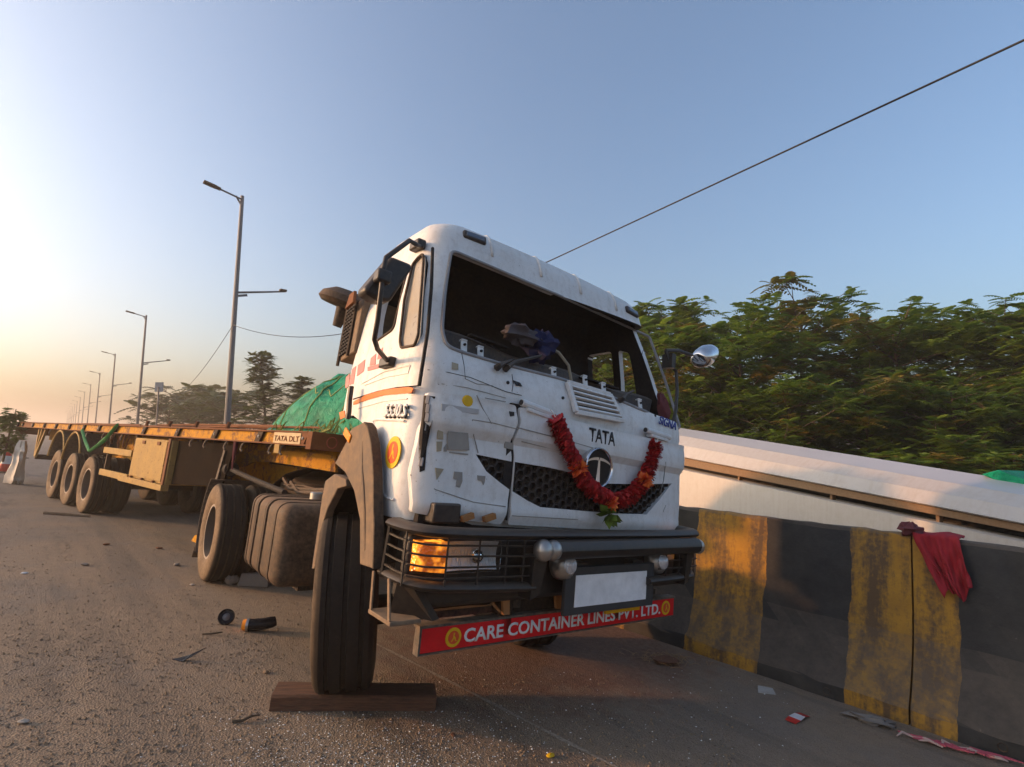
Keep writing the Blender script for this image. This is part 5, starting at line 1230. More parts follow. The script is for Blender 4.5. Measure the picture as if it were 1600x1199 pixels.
# ================================================================== trailer
def LP(x, y, val=0.0): return in_frame(LM, x, y, 1, val)
SH = Matrix(((1, 0, 0, 0), (0, 1, 0, 0), (.0056, 0, 1, -.0084), (0, 0, 0, 1)))    # the deck falls a little towards the tail
trl = empty('flatbed_trailer', LM); tag(trl, 'long rusty yellow flatbed semi-trailer with tandem dual wheels behind the tractor', 'trailer')
WT = 2.5; XA, XE = 1.57, -14.12; ZT, ZB = 1.69, 1.545
m = MB(SH); m.bx(XE, XA, .10, WT - .10, 1.655, 1.683); deck = m.build('deck', MAT['rust'], trl)
ribs = [1.50, .572, -.601, -1.851, -3.26, -4.756, -5.787, -6.879, -8.078, -9.335, -10.6, -12.0, -13.4, -14.05]
for s, y0 in ((0, 0.0), (1, WT)):
    sg = 1 if s == 0 else -1
    m = MB(SH); m.bx(XE, XA, min(y0, y0 + sg * .11), max(y0, y0 + sg * .11), ZT - .018, ZT); top_ = m.build('side_rail', MAT['rust'], trl, bevel=.003)
    m = MB(SH); m.bx(XE, XA, min(y0, y0 + sg * .09), max(y0, y0 + sg * .09), ZB, ZB + .016); m.build('rail_flange', MAT['rust'], top_)
    for a, b in zip(ribs, ribs[1:]):
        if s == 0 and a < -10.5 and a > -13.5 and b < -11:
            pass
        m = MB(SH); m.bx(b + .002, a - .002, min(y0 + sg * .035, y0 + sg * .05), max(y0 + sg * .035, y0 + sg * .05), ZB + .017, ZT - .019); m.build('rail_panel', MAT['yellow'] if a > -10.7 or a < -13.0 else MAT['rust'], top_)
    if s == 0:
        for x in ribs:
            m = MB(SH); m.prism([(x - .10, 0.004, ZB + .017), (x + .02, .004, ZB + .017), (x + .09, .004, ZT - .02), (x - .03, .004, ZT - .02)], (0, .028, 0)); r = m.build('rib', MAT['trailer_dark'] if x < 1.4 else MAT['rust'], top_)
            m = MB(SH); m.lathe([(.016, 0), (.016, .008), (.008, .012)], Matrix.Translation((x, .003, (ZB + ZT) / 2)) @ Matrix.Rotation(math.pi / 2, 4, 'X'), 8); m.build('rivet', MAT['trim_grey'], r)
# front beam with stencilled plate
m = MB(SH); m.bx(XA, XA + .10, 0, WT, ZB - .03, ZT); fb = m.build('front_beam', MAT['rust'], trl, bevel=.006)
M_ = SH @ Matrix.Translation((XA + .102, .22, 1.60)) @ Matrix(((0, 0, 1, 0), (1, 0, 0, 0), (0, 1, 0, 0), (0, 0, 0, 1)))
m = MB(); m.tube([M_ @ Vector((.055 * math.cos(a), .055 * math.sin(a), .001)) for a in [k * math.pi / 9 for k in range(18)]], .006, 5, closed=True); m.build('round_mark', plain('mark_red', (.40, .12, .08), .6), fb)
m = MB(SH); m.bx(XA + .10, XA + .104, .42, .62, 1.57, 1.64); m.build('pale_plate', MAT['tan_box'], fb)
p0 = LP(426, 696); p1 = LP(468, 698)
m = MB(SH); m.bx(p0.x, p1.x, -.004, .0025, ZB + .012, ZT - .022); pl = m.build('stencil_plate', plain('plate_cream', (.55, .42, .24), .6), trl)
text_on('TATA DLT', 'lettering', MAT['rust'], pl, SH @ Vector((p0.x + .02, -.0045, ZB + .035)), SH @ Vector((p1.x - .02, -.0045, ZB + .035)), .055, (0, -1, 0), .02, .002)
# cross members and main beams
for k, x in enumerate(np.linspace(-13.8, 1.2, 26)):
    m = MB(SH); m.bx(x - .03, x + .03, .10, WT - .10, 1.56, 1.654); m.build('cross_member', MAT['trailer_dark'], trl)
for y in (.72, 1.70):
    m = MB(SH); m.prism([(-13.9, y, 1.55), (1.5, y, 1.55), (1.5, y, 1.40), (.55, y, 1.33), (.05, y, 1.21), (-.3, y, 1.02), (-9.8, y, 1.02), (-11.5, y, 1.25), (-13.9, y, 1.25)], (0, .05, 0)); b_ = m.build('main_beam', MAT['trailer_dark'] if y > 1 else MAT['yellow'], trl)
    m = MB(SH)
    for a, b in (((1.5, 1.39), (.55, 1.32)), ((.55, 1.32), (.05, 1.20)), ((.05, 1.20), (-.3, 1.01)), ((-.3, 1.01), (-9.8, 1.01))): m.bar((a[0], y + .025, a[1]), (b[0], y + .025, b[1]), .18, .018)
    m.build('beam_flange', MAT['trailer_dark'], b_)
# orange gooseneck side plate
gp = [(395, 722), (430, 709), (520, 712), (521, 733), (470, 727), (420, 722)]
m = MB(); m.prism([in_frame(LM, x, y, 1, .45) for x, y in ((366, 712), (400, 704), (470, 706), (524, 712), (524, 738), (470, 729), (425, 722), (396, 722), (362, 737))], (0, .03, 0)); m.build('gooseneck_plate', MAT['yellow'], trl)
m = MB(); m.lathe([(.05, 0), (.05, .2)], Matrix.Translation((.30, 1.25, 1.16)), 10); m.bx(-.3, .9, .6, 1.9, 1.30, 1.33); m.build('kingpin_plate', MAT['trailer_dark'], trl)
# dark side curtain panel between tool box and gooseneck
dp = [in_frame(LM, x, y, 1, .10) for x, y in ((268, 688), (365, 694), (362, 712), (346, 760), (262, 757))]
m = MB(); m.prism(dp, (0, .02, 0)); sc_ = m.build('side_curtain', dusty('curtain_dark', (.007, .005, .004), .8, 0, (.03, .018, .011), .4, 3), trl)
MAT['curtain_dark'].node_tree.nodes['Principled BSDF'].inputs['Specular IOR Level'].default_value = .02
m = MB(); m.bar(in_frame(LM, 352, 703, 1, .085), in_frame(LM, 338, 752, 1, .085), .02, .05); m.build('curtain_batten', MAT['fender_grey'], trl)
# tool box
m = MB(SH); m.bx(-3.58, -1.99, .02, .62, .885, 1.50); tb_ = m.build('tool_box', MAT['tan_box'], trl, bevel=.012)
m = MB(SH); m.bx(-3.54, -2.14, .006, .019, .915, 1.48); dr_ = m.build('box_door', MAT['tan_box'], tb_, bevel=.008)
for x in (-3.1, -2.45):
    m = MB(SH); m.box((x, .002, 1.44), (.12, .02, .05)); m.build('latch', MAT['rust'], dr_, bevel=.004)
m = MB(SH); m.bx(-2.09, -2.01, .0, .02, .88, 1.52); m.build('box_edge', MAT['rust'], tb_)
for x in (-3.4, -2.9, -2.4): 
    m = MB(SH); m.box((x, .0, .90), (.05, .03, .03)); m.build('hinge', MAT['rust'], dr_)
m = MB(SH); m.bx(-3.95, -1.99, -.02, .08, .80, .885); m.build('box_sill', MAT['tan_box'], tb_, bevel=.006)
# side guard
for z in (1.245, .865):
    m = MB(SH); m.bx(-5.15, -3.60, .0, .05, z - .052, z + .052); g_ = m.build('side_guard', MAT['tan_box'], trl, bevel=.008)
m = MB(SH); m.bx(-5.12, -5.06, .051, .12, .80, 1.54); m.build('guard_post', MAT['trailer_dark'], trl); m = MB(SH); m.bx(-3.72, -3.66, .051, .12, .80, 1.54); m.build('guard_post', MAT['trailer_dark'], trl)
# wheels
AX = [-6.149, -7.488, -8.827]
for x in AX:
    wheel(W_out, Matrix.Translation((x, .20, .525)) @ OUTR, trl); wheel(W_in, Matrix.Translation((x, .54, .525)) @ OUTR, trl)
    wheel(W_in, Matrix.Translation((x, WT - .54, .525)) @ OUTL, trl); wheel(W_out, Matrix.Translation((x, WT - .20, .525)) @ OUTL, trl)
    m = MB(); m.tube([(x, .3, .525), (x, WT - .3, .525)], .075, 10); m.build('axle', MAT['undercarriage'], trl)
    m = MB(); m.bx(x - .5, x + .5, .74, .82, .62, .72); m.bx(x - .06, x + .06, .74, .82, .5, 1.05); m.build('spring_pack', MAT['undercarriage'], trl)
for x in AX[1:]:
    m = MB(); secs = []
    for k in range(13):
        a = R_(-62 + 140 * k / 12); r = .74; px_, pz = x + .02 - r * math.sin(a) , .72 + r * math.cos(a)
        secs.append([(px_, .03, pz), (px_ * 1 + .0, .03, pz + .012), (px_, .66, pz + .012), (px_, .66, pz)])
    m.loft(secs); fd = m.build('mudguard', MAT['fender_grey'], trl, smooth=60)
    m = MB(); m.tube([(x + .02 - .74 * math.sin(R_(-62 + 140 * k / 12)), .025, .725 + .74 * math.cos(R_(-62 + 140 * k / 12))) for k in range(13)], .022, 6); m.build('mudguard_rim', MAT['tan_box'], fd)
    m = MB(); m.bar((x - .02, .3, 1.46), (x - .02, .3, 1.56), .04, .04); m.build('mudguard_bracket', MAT['trailer_dark'], fd)
# landing legs
for y in (.45, WT - .55):
    m = MB(); m.bx(-1.72, -1.60, y, y + .12, .45, 1.54); l_ = m.build('landing_leg', MAT['trailer_dark'], trl, bevel=.008)
    m = MB(); m.bx(-1.70, -1.62, y + .02, y + .10, .20, .46); m.prism([(-1.85, y - .02, .12), (-1.47, y - .02, .12), (-1.58, y - .02, .22), (-1.74, y - .02, .22)], (0, .16, 0)); m.build('leg_foot', MAT['yellow'], l_, bevel=.006)
# rear underrun frame
zz = {}
A = [(-10.9, 1.50), (-11.15, 1.50), (-11.55, 1.50)]
rr = empty
for (xa, za), (xb, zb) in (((-10.75, 1.53), (-11.32, .84)), ((-11.15, 1.53), (-11.36, .88)), ((-11.5, 1.53), (-11.40, .86))):
    m = MB(SH); m.bar((xa, .10, za), (xb, .10, zb), .05, .07); m.build('underrun_strut', MAT['tan_box'], trl)
m = MB(SH); m.bx(-11.46, -11.30, .10, WT - .10, .78, .90); m.build('underrun_bar', MAT['trailer_dark'], trl, bevel=.01)
m = MB(SH); m.bx(-10.2, -10.1, .5, .9, .95, 1.5); m.build('air_tank_bracket', MAT['trailer_dark'], trl); m = MB(SH); m.tube([(-10.6, .6, 1.25), (-9.8, .6, 1.25)], .14, 12); m.build('air_tank', MAT['trailer_dark'], trl)
m = MB(SH); m.bx(XE - .06, XE, 0, WT, 1.36, ZT); m.build('tail_beam', MAT['rust'], trl, bevel=.006)
# rope hooks under the near rail, dangling chain and rags
for x in (1.10, .86, .2, -.25, -.85, -1.3, -4.3, -5.4, -6.5, -9.8):
    m = MB(SH); m.tube([(x, .03, 1.545), (x - .02, .01, 1.50), (x - .01, .0, 1.46), (x + .03, .0, 1.44)], .011, 5); m.build('rope_hook', MAT['fender_grey'], trl)
m = MB(SH); m.box((1.03, .0, 1.50), (.10, .02, .09)); m.build('lamp_tab', MAT['tan_box'], trl)
m = MB(SH); m.tube([(-.02, .03, 1.54), (-.0, .02, 1.38), (.02, .02, 1.22)], [.03, .02, .008], 6); m.build('rag', MAT['cloth_maroon'], trl)
m = MB(SH); rnd = random.Random(2)
for k in range(9): x = -4.1 - .18 * k + rnd.uniform(-.05, .05); m.tube([(x, .05, 1.54), (x + rnd.uniform(-.08, .08), .03, 1.54 - rnd.uniform(.06, .22)), (x + rnd.uniform(-.1, .1), .04, 1.54 - rnd.uniform(.1, .3))], .012, 5)
rg = m.build('rope_ends', MAT['rust'], trl); rg['kind'] = 'stuff'
ch = LP(293, 760, -.1); 
m = MB(); rnd = random.Random(3)
for k in range(16):
    z = .98 - .04 * k; c = Vector((-.95 + .012 * math.sin(k), .18, z)); a = k % 2 * math.pi / 2
    m.tube([c + Vector((.013 * math.cos(t) * math.cos(a), .013 * math.cos(t) * math.sin(a), .026 * math.sin(t))) for t in [j * math.pi / 4 for j in range(8)]], .005, 4, closed=True)
cc_ = m.build('hanging_chain', MAT['trailer_dark'], trl); cc_['kind'] = 'stuff'
# green cloth strip tied under the rail
P = [LP(129, 672, -.01), LP(134, 690, -.02), LP(140, 705, -.02), LP(150, 698, -.02), LP(165, 686, -.02), LP(184, 664, -.01)]
m = MB(); secs = []; W_ = [.04, .05, .05, .07, .10, .05]
for p, w in zip(P, W_): secs.append([p + Vector((0, -.01, w / 2)), p + Vector((0, -.035, 0)), p + Vector((0, -.012, -w / 2)), p + Vector((0, .012, -w / 2)), p + Vector((0, .012, w / 2))])
m.loft(secs); tag(m.build('cloth_strip', MAT['green_cloth'], smooth=60, M=LM), 'green cloth strip tied in a V under the trailer side rail', 'cloth')
# ---- load: green tarpaulin mound and rusty rods
def mound():
    rnd = random.Random(12); m = MB(); nx_, ny_ = 46, 40; x0, x1, y0, y1 = .12, 2.25, .25, 2.15; vs = []
    prof = [(0, .06), (.07, .36), (.16, .62), (.27, .78), (.42, .83), (.62, .80), (.8, .82), (.9, .88), (1.0, .92)]
    for i in range(nx_ + 1):
        s = i / nx_; hh = lerp_tab(prof, s)
        for j in range(ny_ + 1):
            t = j / ny_; e = min(1, (math.sin(math.pi * t)) ** .45 * 1.05) if 0 < t < 1 else 0
            z = hh * e + .04 * math.sin(9 * s + 4 * t) * e + .045 * abs(math.sin(17 * t + 9 * s)) * e - .05 * abs(math.sin(13 * s - 11 * t)) * e + .02 * math.sin(31 * s + 23 * t) * e + rnd.uniform(-.008, .008)
            vs.append((x0 + (x1 - x0) * s + .03 * math.sin(11 * t), y0 + (y1 - y0) * t + .03 * math.sin(8 * s + 2), 1.69 + max(.0, z)))
    n = ny_ + 1; m.add(vs, [(i * n + j, (i + 1) * n + j, (i + 1) * n + j + 1, i * n + j + 1) for i in range(nx_) for j in range(ny_)])
    # skirt closing the front end
    fr = [nx_ * n + j for j in range(n)]
    m.add([vs[k] for k in fr] + [(vs[k][0], vs[k][1], 1.69) for k in fr], [(j, j + 1, n + j + 1, n + j) for j in range(n - 1)])
    return m, vs, n
m, vs, n = mound(); tp_ = empty('tarpaulin_load', LM); tag(tp_, 'green tarpaulin covered load roped down on the front of the flatbed', 'tarpaulin')
m.build('tarpaulin', MAT['tarp'], tp_, smooth=35, recalc=True)
for i0, i1 in ((8, 30), (20, 14), (32, 40), (42, 26), (4, 16)):
    m = MB(); pts = []
    for j in range(n):
        i = int(round(i0 + (i1 - i0) * j / (n - 1))); v = vs[i * n + j]; pts.append((v[0], v[1], v[2] + .008))
    m.tube(pts, .009, 5); m.build('rope', MAT['rope'], tp_)
m = MB(); m.tube([vs[i * n + 3 + (i % 3)] for i in range(2, 45, 2)], .009, 5); m.build('rope', MAT['rope'], tp_)
# crumpled net at the foot of the mound
m = MB(); rnd = random.Random(6)
for k in range(46):
    x = rnd.uniform(.6, 2.2); y = rnd.uniform(.12, .4); m.tube([(x, y, 1.70), (x + rnd.uniform(-.15, .15), y - .02, 1.70 + rnd.uniform(.03, .14)), (x + rnd.uniform(-.25, .25), y, 1.70)], .006, 4)
nt_ = m.build('rope_net', MAT['rope'], tp_); nt_['kind'] = 'stuff'
for k, (y, z, x0, x1, r) in enumerate(((.18, 1.745, -1.2, 1.5, .012), (.22, 1.755, -3.4, .6, .014), (.30, 1.72, -6, -1.0, .016), (.16, 1.715, -9.5, -4.0, .014), (.5, 1.76, -4, 1.4, .018))):
    m = MB(SH); m.tube([(x0, y, z - .03), (x0 * .6 + x1 * .4, y + .05, z), (x1, y, z)], r, 6)
    tag(m.build('steel_rod', MAT['rust'], smooth=60, M=LM), ['thin rusty rod lying along the deck edge beside the tarpaulin', 'rusty rod on the deck edge above the tool box', 'rusty rod on the deck behind the side guard', 'rusty rod on the deck edge above the trailer wheels', 'thickest rusty rod, set further in on the deck'][k], 'rod', 'rusty rods on the deck')
# tied bundle of stakes on the deck edge
for k in range(4):
    m = MB(SH); x = -.5 - 1.0 * k; m.tube([(x, .1, 1.69), (x + .02, .11, 1.78)], .025, 6); m.build('deck_stake', MAT['rust'], trl)
# ---- green branch and white cloth at the tail
p = LP(30, 690, -.15); sp_ = LM @ Vector((-14.3, .1, 0))
br = empty('leafy_branch', LM @ Matrix.Translation((-14.25, -.1, 1.2))); tag(br, 'cut leafy green branch tied upright to the trailer tail', 'branch')
rnd = random.Random(77); m = MB(); lf = MB(); m.tube([(0, 0, -.75), (.03, 0, 0), (-.02, .02, .75)], [.03, .025, .01], 6); m.build('stem', MAT['bark'], br)
for k in range(110):
    z = rnd.uniform(-.45, .75); a = rnd.uniform(0, 6.28); w = .12 + .30 * (1 - abs(z - .1) / .9); q_ = Vector((math.cos(a) * w * .5, math.sin(a) * w * .5, z))
    for j in range(4): aa = a + rnd.uniform(-1, 1); frond(lf, q_, Vector((math.cos(aa), math.sin(aa), rnd.uniform(-.5, .5))), Vector((0, 0, 1)), rnd.uniform(.12, .22), 3, rnd, .36, .7)
lf.build('leaves', MAT['leaf_fresh'], br, smooth=0, recalc=False)
b = LM.inverted() @ G(20, 756)
m = MB(); secs = []; rnd = random.Random(5); topz = (LM.inverted() @ on_plane(22, 688, LM @ b, Vector((FW.x, FW.y, 0)).normalized())).z
for k in range(13):
    t = k / 12; z = topz * (1 - t) + .012; r = .085 + .12 * t ** .6 + .02 * math.sin(9 * t)
    rj = rnd.uniform(-.05, .05)
    secs.append([Vector((b.x + rj + r * (1 + rnd.uniform(-.16, .16) + .28 * math.sin(3 * a + 4 * t) + .12 * math.sin(7 * a - 3 * t)) * math.cos(a) + .05 * math.sin(3 * t), b.y + .75 * r * (1 + .25 * math.sin(4 * a + 2 * t)) * math.sin(a), z)) for a in [j * math.pi / 10 for j in range(20)]])
m.loft(secs); tag(m.build('hanging_sack', MAT['sack'], smooth=60, M=LM), 'dirty white cloth sack gathered at the top beside the trailer tail', 'sack')
# ================================================================== small things on the road
def on_ground(name, M, label, cat): r = empty(name, M); tag(r, label, cat); return r
# wooden plank under the near front wheel: the wheel stands on it
a = G(420, 1112); b = G(680, 1112); d = (b - a); L = d.length; d.normalize(); nrm = Vector((-d.y, d.x, 0)); PM = Matrix(((d.x, nrm.x, 0, a.x), (d.y, nrm.y, 0, a.y), (0, 0, 1, 0), (0, 0, 0, 1)))
m = MB(); secs = []; rnd = random.Random(9)
for i in range(25):
    x = L * i / 24; j = lambda: rnd.uniform(-.004, .004)
    dent = .02 * max(0, 1 - abs(i - 9) / 3.0)
    secs.append([(x, .0 + j(), .002), (x, j() + dent * .5, PLANK_Z - .012 - dent * .3 + j()), (x, .012 + j(), PLANK_Z - .002 + j() * .5), (x, .20 + j(), PLANK_Z - .002), (x, .215 + j(), PLANK_Z - .01), (x, .22 + j(), .002)])
m.loft(secs); tag(m.build('wooden_plank', MAT['wood'], smooth=20, M=PM), 'thick dark wooden plank wedged under the near front wheel', 'plank')
# stone chock by the drive wheel
p = G(378, 912); m = MB(TM.inverted() @ Matrix.Identity(4)); 
def rock(c, sx, sy, sz, seed, rz=0, name='stone', mat=None, n=10):
    rnd = random.Random(seed); m = MB(); k = n // 2; vs = []
    for i in range(k + 1):
        th = math.pi * i / k
        for j in range(n):
            aa = 2 * math.pi * j / n; w = rnd.uniform(.8, 1.15); vs.append((sx * w * math.sin(th) * math.cos(aa), sy * w * math.sin(th) * math.sin(aa), max(-.0, sz * (math.cos(th) * .5 + .5) * rnd.uniform(.9, 1.05))))
    m.add(vs, [(i * n + j, i * n + (j + 1) % n, (i + 1) * n + (j + 1) % n, (i + 1) * n + j) for i in range(k) for j in range(n)])
    return m.build(name, mat or MAT['concrete_dark'], smooth=20, M=Matrix.Translation(c) @ Matrix.Rotation(rz, 4, 'Z'))
m = MB(); m.prism([(0, 0, 0), (.32, 0, 0), (.30, .02, .14), (.02, .02, .13)], (0, .2, 0))
tag(m.build('concrete_block', MAT['concrete_dark'], M=root_matrix(G(370, 916), R_(8)), bevel=.01), 'grey concrete block chocking the drive wheel', 'block')
tag(rock(G(361, 914), .08, .07, .11, 4, .4), 'pale broken stone leaning at the left end of the chock block', 'stone')
# round black cap and broken mirror piece
cap = on_ground('round_cap', Matrix.Translation(G(352, 975)) @ Matrix.Rotation(R_(15), 4, 'Z'), 'black round plastic cap lying on the road, left of the broken pipe', 'cap')
CMx = Matrix.Translation((0, 0, .055)) @ Matrix.Rotation(R_(62), 4, 'X')
m = MB(); m.lathe([(.030, .004), (.050, .006), (.056, .022), (.062, .022), (.066, 0), (.05, -.02), (0, -.02)], CMx, 24); m.build('rim', MAT['badge_dark'], cap)
m = MB(); m.lathe([(0, .016), (.012, .014), (.03, .004)], CMx, 16); m.build('hub', MAT['steel_grey'], cap)
pp = on_ground('broken_pipe', Matrix.Translation(G(404, 987)) @ Matrix.Rotation(R_(12), 4, 'Z'), 'short black bent pipe with a silver end ring on the road', 'pipe')
m = MB(); m.tube([(-.10, 0, .048), (-.04, 0, .050), (.03, .01, .056), (.09, .03, .068), (.115, .04, .075)], [.047, .047, .047, .044, .038], 14); m.build('elbow', MAT['badge_dark'], pp)
m = MB(); m.lathe([(.048, 0), (.052, 0), (.052, .02), (.048, .02)], Matrix.Translation((-.10, 0, .05)) @ Matrix.Rotation(math.pi / 2, 4, 'Y'), 20, closed=True); m.build('ring', MAT['alloy'], pp)
m = MB(); m.lathe([(0, 0), (.046, 0), (.04, -.03)], Matrix.Translation((-.10, 0, .049)) @ Matrix.Rotation(math.pi / 2, 4, 'Y'), 16); m.build('amber_end', MAT['orange_plastic'], pp)
# shards and twigs
def shard(px, poly, h, mat, name, label, cat, rz=0):
    m = MB(); n = len(poly); m.add([(x, y, .005 + z) for x, y, z in poly] + [(x, y, .005 + z - .004) for x, y, z in poly], [tuple(range(n)), tuple(range(2 * n - 1, n - 1, -1))] + [(i, i + n, (i + 1) % n + n, (i + 1) % n) for i in range(n)])
    return tag(m.build(name, mat, smooth=0, M=Matrix.Translation(G(*px)) @ Matrix.Rotation(rz, 4, 'Z')), label, cat)
shard((291, 1031), [(-.09, -.02, .0), (.0, -.05, .0), (.05, -.02, .03), (.10, .05, .07), (.03, .0, .035), (-.02, .0, .01)], .0, MAT['badge_dark'], 'plastic_shard', 'dark pointed plastic shard left of the plank', 'shard')
def twig(px, pts, r, label, mat=None, name='twig', cat='twig'):
    m = MB(); m.tube(pts, r, 6); return tag(m.build(name, mat or MAT['bark'], smooth=60, M=Matrix.Translation(G(*px))), label, cat)
twig((381, 1127), [(-.05, -.03, .008), (0, -.02, .012), (.03, .02, .02), (.06, .06, .012)], [.009, .008, .007, .004], 'short curved twig below the left end of the plank')
twig((103, 806), [(-.35, -.05, .02), (0, 0, .025), (.4, .03, .02)], [.03, .028, .02], 'pale stick on the road in front of the trailer wheels', MAT['fender_tan'])
twig((330, 994), [(-.07, 0, .008), (0, .01, .015), (.06, .05, .02)], [.006, .008, .006], 'small twig between the cap and the plastic shard')
for i, (px, s, lb, mt) in enumerate((((132, 884), .05, 'small pale debris lump left of the drive wheel', 'concrete_dark'), ((166, 852), .045, 'reddish brick chip on the road beside the trailer wheels', 'rust'), ((276, 884), .05, 'pale pebble in front of the drive wheel', 'concrete_dark'), ((248, 858), .05, 'dark clod near the mud flap', 'soil'), ((38, 897), .03, 'white chip near the left edge of the road', 'letter_white'), ((415, 1052), .028, 'tan chip left of the front wheel', 'fender_tan'), ((36, 1130), .03, 'flat pale chip at the lower left edge', 'residue'), ((860, 1183), .028, 'tan wood chip on the road at the bottom centre', 'logo_yellow'), ((708, 1150), .02, 'dark pebble below the plank right of centre', 'soil'), ((300, 915), .03, 'pale pebble by the drive tyre foot', 'residue'))):
    o = rock(G(*px), s, s * .7, s * .6, 20 + i, i, 'debris_chip', MAT[mt]); tag(o, lb, 'debris')
# litter by the barrier
shard((1195, 1081), [(-.07, -.04, .0), (.06, -.05, .0), (.08, .04, .012), (-.03, .05, .02)], 0, plain('paper_pale', (.42, .40, .36), .8), 'paper_scrap', 'pale crumpled paper scrap at the foot of the black stripe', 'litter')
pk = on_ground('snack_packet', Matrix.Translation(G(1246, 1124)) @ Matrix.Rotation(R_(38), 4, 'Z'), 'small red and white snack packet lying on the road', 'packet')
m = MB(); m.add([(-.11, -.035, .006), (-.04, -.04, .014), (-.04, .04, .014), (-.11, .035, .006)], [(0, 1, 2, 3)]); m.build('red_end', plain('packet_red', (.55, .04, .03), .4), pk)
m = MB(); m.add([(-.04, -.04, .014), (.04, -.035, .02), (.04, .035, .02), (-.04, .04, .014)], [(0, 1, 2, 3)]); m.build('white_middle', plain('packet_white', (.65, .65, .66), .4), pk)
m = MB(); m.add([(.04, -.035, .02), (.12, -.035, .006), (.12, .035, .006), (.04, .035, .02)], [(0, 1, 2, 3)]); m.build('red_end', MAT['packet_red'], pk)
bag_ = crumple('plastic_bag', (0, 0, .022), .13, .05, .022, plain('bag_grey', (.20, .185, .17), .6), 44, .55); bag_.matrix_world = Matrix.Translation(G(1362, 1130)) @ Matrix.Rotation(R_(-28), 4, 'Z'); tag(bag_, 'flattened grey plastic bag under the yellow stripe', 'litter')
rb = on_ground('pink_ribbon', Matrix.Translation(G(1450, 1160)), 'torn pink ribbon trailing along the barrier foot', 'ribbon')
rnd = random.Random(21)
for k in range(12):
    t0 = -.18 + .035 * k; m = MB(); pts = [(t0 + .05 * j, -.03 - .5 * (t0 + .05 * j) + rnd.uniform(-.045, .045), .010 + .018 * abs(math.sin(j * 1.7 + k))) for j in range(5)]; m.tube(pts, [.004, .008, .006, .009, .003], 5); m.build('ribbon_strand', plain('pink%d' % k, (.50, .10, .14) if k % 3 else (.55, .40, .36), .7), rb, smooth=60)
# red cloth draped over the barrier
ry = RM.to_3x3() @ Vector((0, 1, 0))
def bp(x, y, off): return RMI @ on_plane(x, y, RM @ Vector((0, off, 0)), ry)
t0 = bp(1428, 838, -.2); t1 = bp(1500, 838, -.2); lo0 = bp(1480, 940, -.17); lo1 = bp(1522, 915, -.17)
m = MB(); rows_ = 40; cols = 56; vs = []
for i in range(rows_ + 1):
    t = i / rows_
    for j in range(cols + 1):
        s = j / cols
        tx = t0.x + (t1.x - t0.x) * s; bx_ = lo0.x + (lo1.x - lo0.x) * s
        if t < .3:
            q_ = t / .3; y = -.40 + .185 * q_; z = BH + .024 + .010 * math.sin(7 * s + 3) + .008 * math.sin(21 * s + 9 * q_); x = tx
        else:
            q_ = (t - .3) / .7; zb = (lo0.z + (lo1.z - lo0.z) * s) + .02 * math.sin(8 * s); x = tx + (bx_ - tx) * q_ ** 1.2; zb = zb + .035 * math.sin(5 * s + 1) + .02 * math.sin(17 * s); z = (BH + .01) * (1 - q_) + zb * q_
            y = -.175 + (.03 * (1 + math.sin(13 * s + 1.5 * q_)) + .016 * (1 + math.sin(29 * s - 6 * q_)) + .010 * math.sin(47 * s + 9 * q_) + .010 * math.sin(14 * q_ + 6 * s)) * (.25 + .75 * q_)
        vs.append((x, y, z))
n = cols + 1; fs = [(i * n + j, i * n + j + 1, (i + 1) * n + j + 1, (i + 1) * n + j) for i in range(rows_) for j in range(cols)]
m.add(vs, fs); rc = m.build('red_cloth', MAT['red_cloth'], smooth=180, M=RM); sm_ = rc.modifiers.new('thick', 'SOLIDIFY'); sm_.thickness = .004; sm_.offset = 1
tag(rc, 'crumpled dark red cloth hanging over the striped barrier', 'cloth')
tag(crumple('cloth_bundle', (0, 0, 0), .07, .09, .045, MAT['cloth_maroon'], 31, .45), 'faded pink rag bunched on the barrier top beside the red cloth', 'cloth').matrix_world = RM @ Matrix.Translation((t0.x + .03, -.23, BH + .035))
# green tarp corner over the hull
P = [in_frame(HMt, x, y, 1, .62) for x, y in ((1538, 744), (1566, 737), (1605, 752), (1660, 770), (1660, 800), (1600, 770))]
m = MB(); m.prism([p + Vector((0, -.06, .012)) for p in P], (0, .5, .03)); tag(m.build('tarpaulin', MAT['tarp'], smooth=0, M=HMt, bevel=.01), 'bright green tarpaulin corner lying on the hull at the right edge', 'tarpaulin')
# straw swept against the barrier
m = MB(); rnd = random.Random(15); c = G(1040, 1032)
for k in range(90):
    a = rnd.uniform(0, 6.28); p = c + Vector((rnd.gauss(0, .13), rnd.gauss(0, .07), .012)); l = rnd.uniform(.04, .11); m.tube([p, p + Vector((math.cos(a) * l * .5, math.sin(a) * l * .5, rnd.uniform(.005, .035))), p + Vector((math.cos(a) * l, math.sin(a) * l, rnd.uniform(0, .02)))], .0022, 3)
tag(m.build('straw_heap', plain('straw', (.34, .22, .12), .8), smooth=0), 'small scattered heap of dry straw on the soil by the barrier', 'straw', kind='stuff')
tag(rock(G(1040, 1036), .13, .09, .05, 61, .3, 'soil_clod', MAT['soil']), 'low reddish soil clod under the straw by the barrier', 'soil')
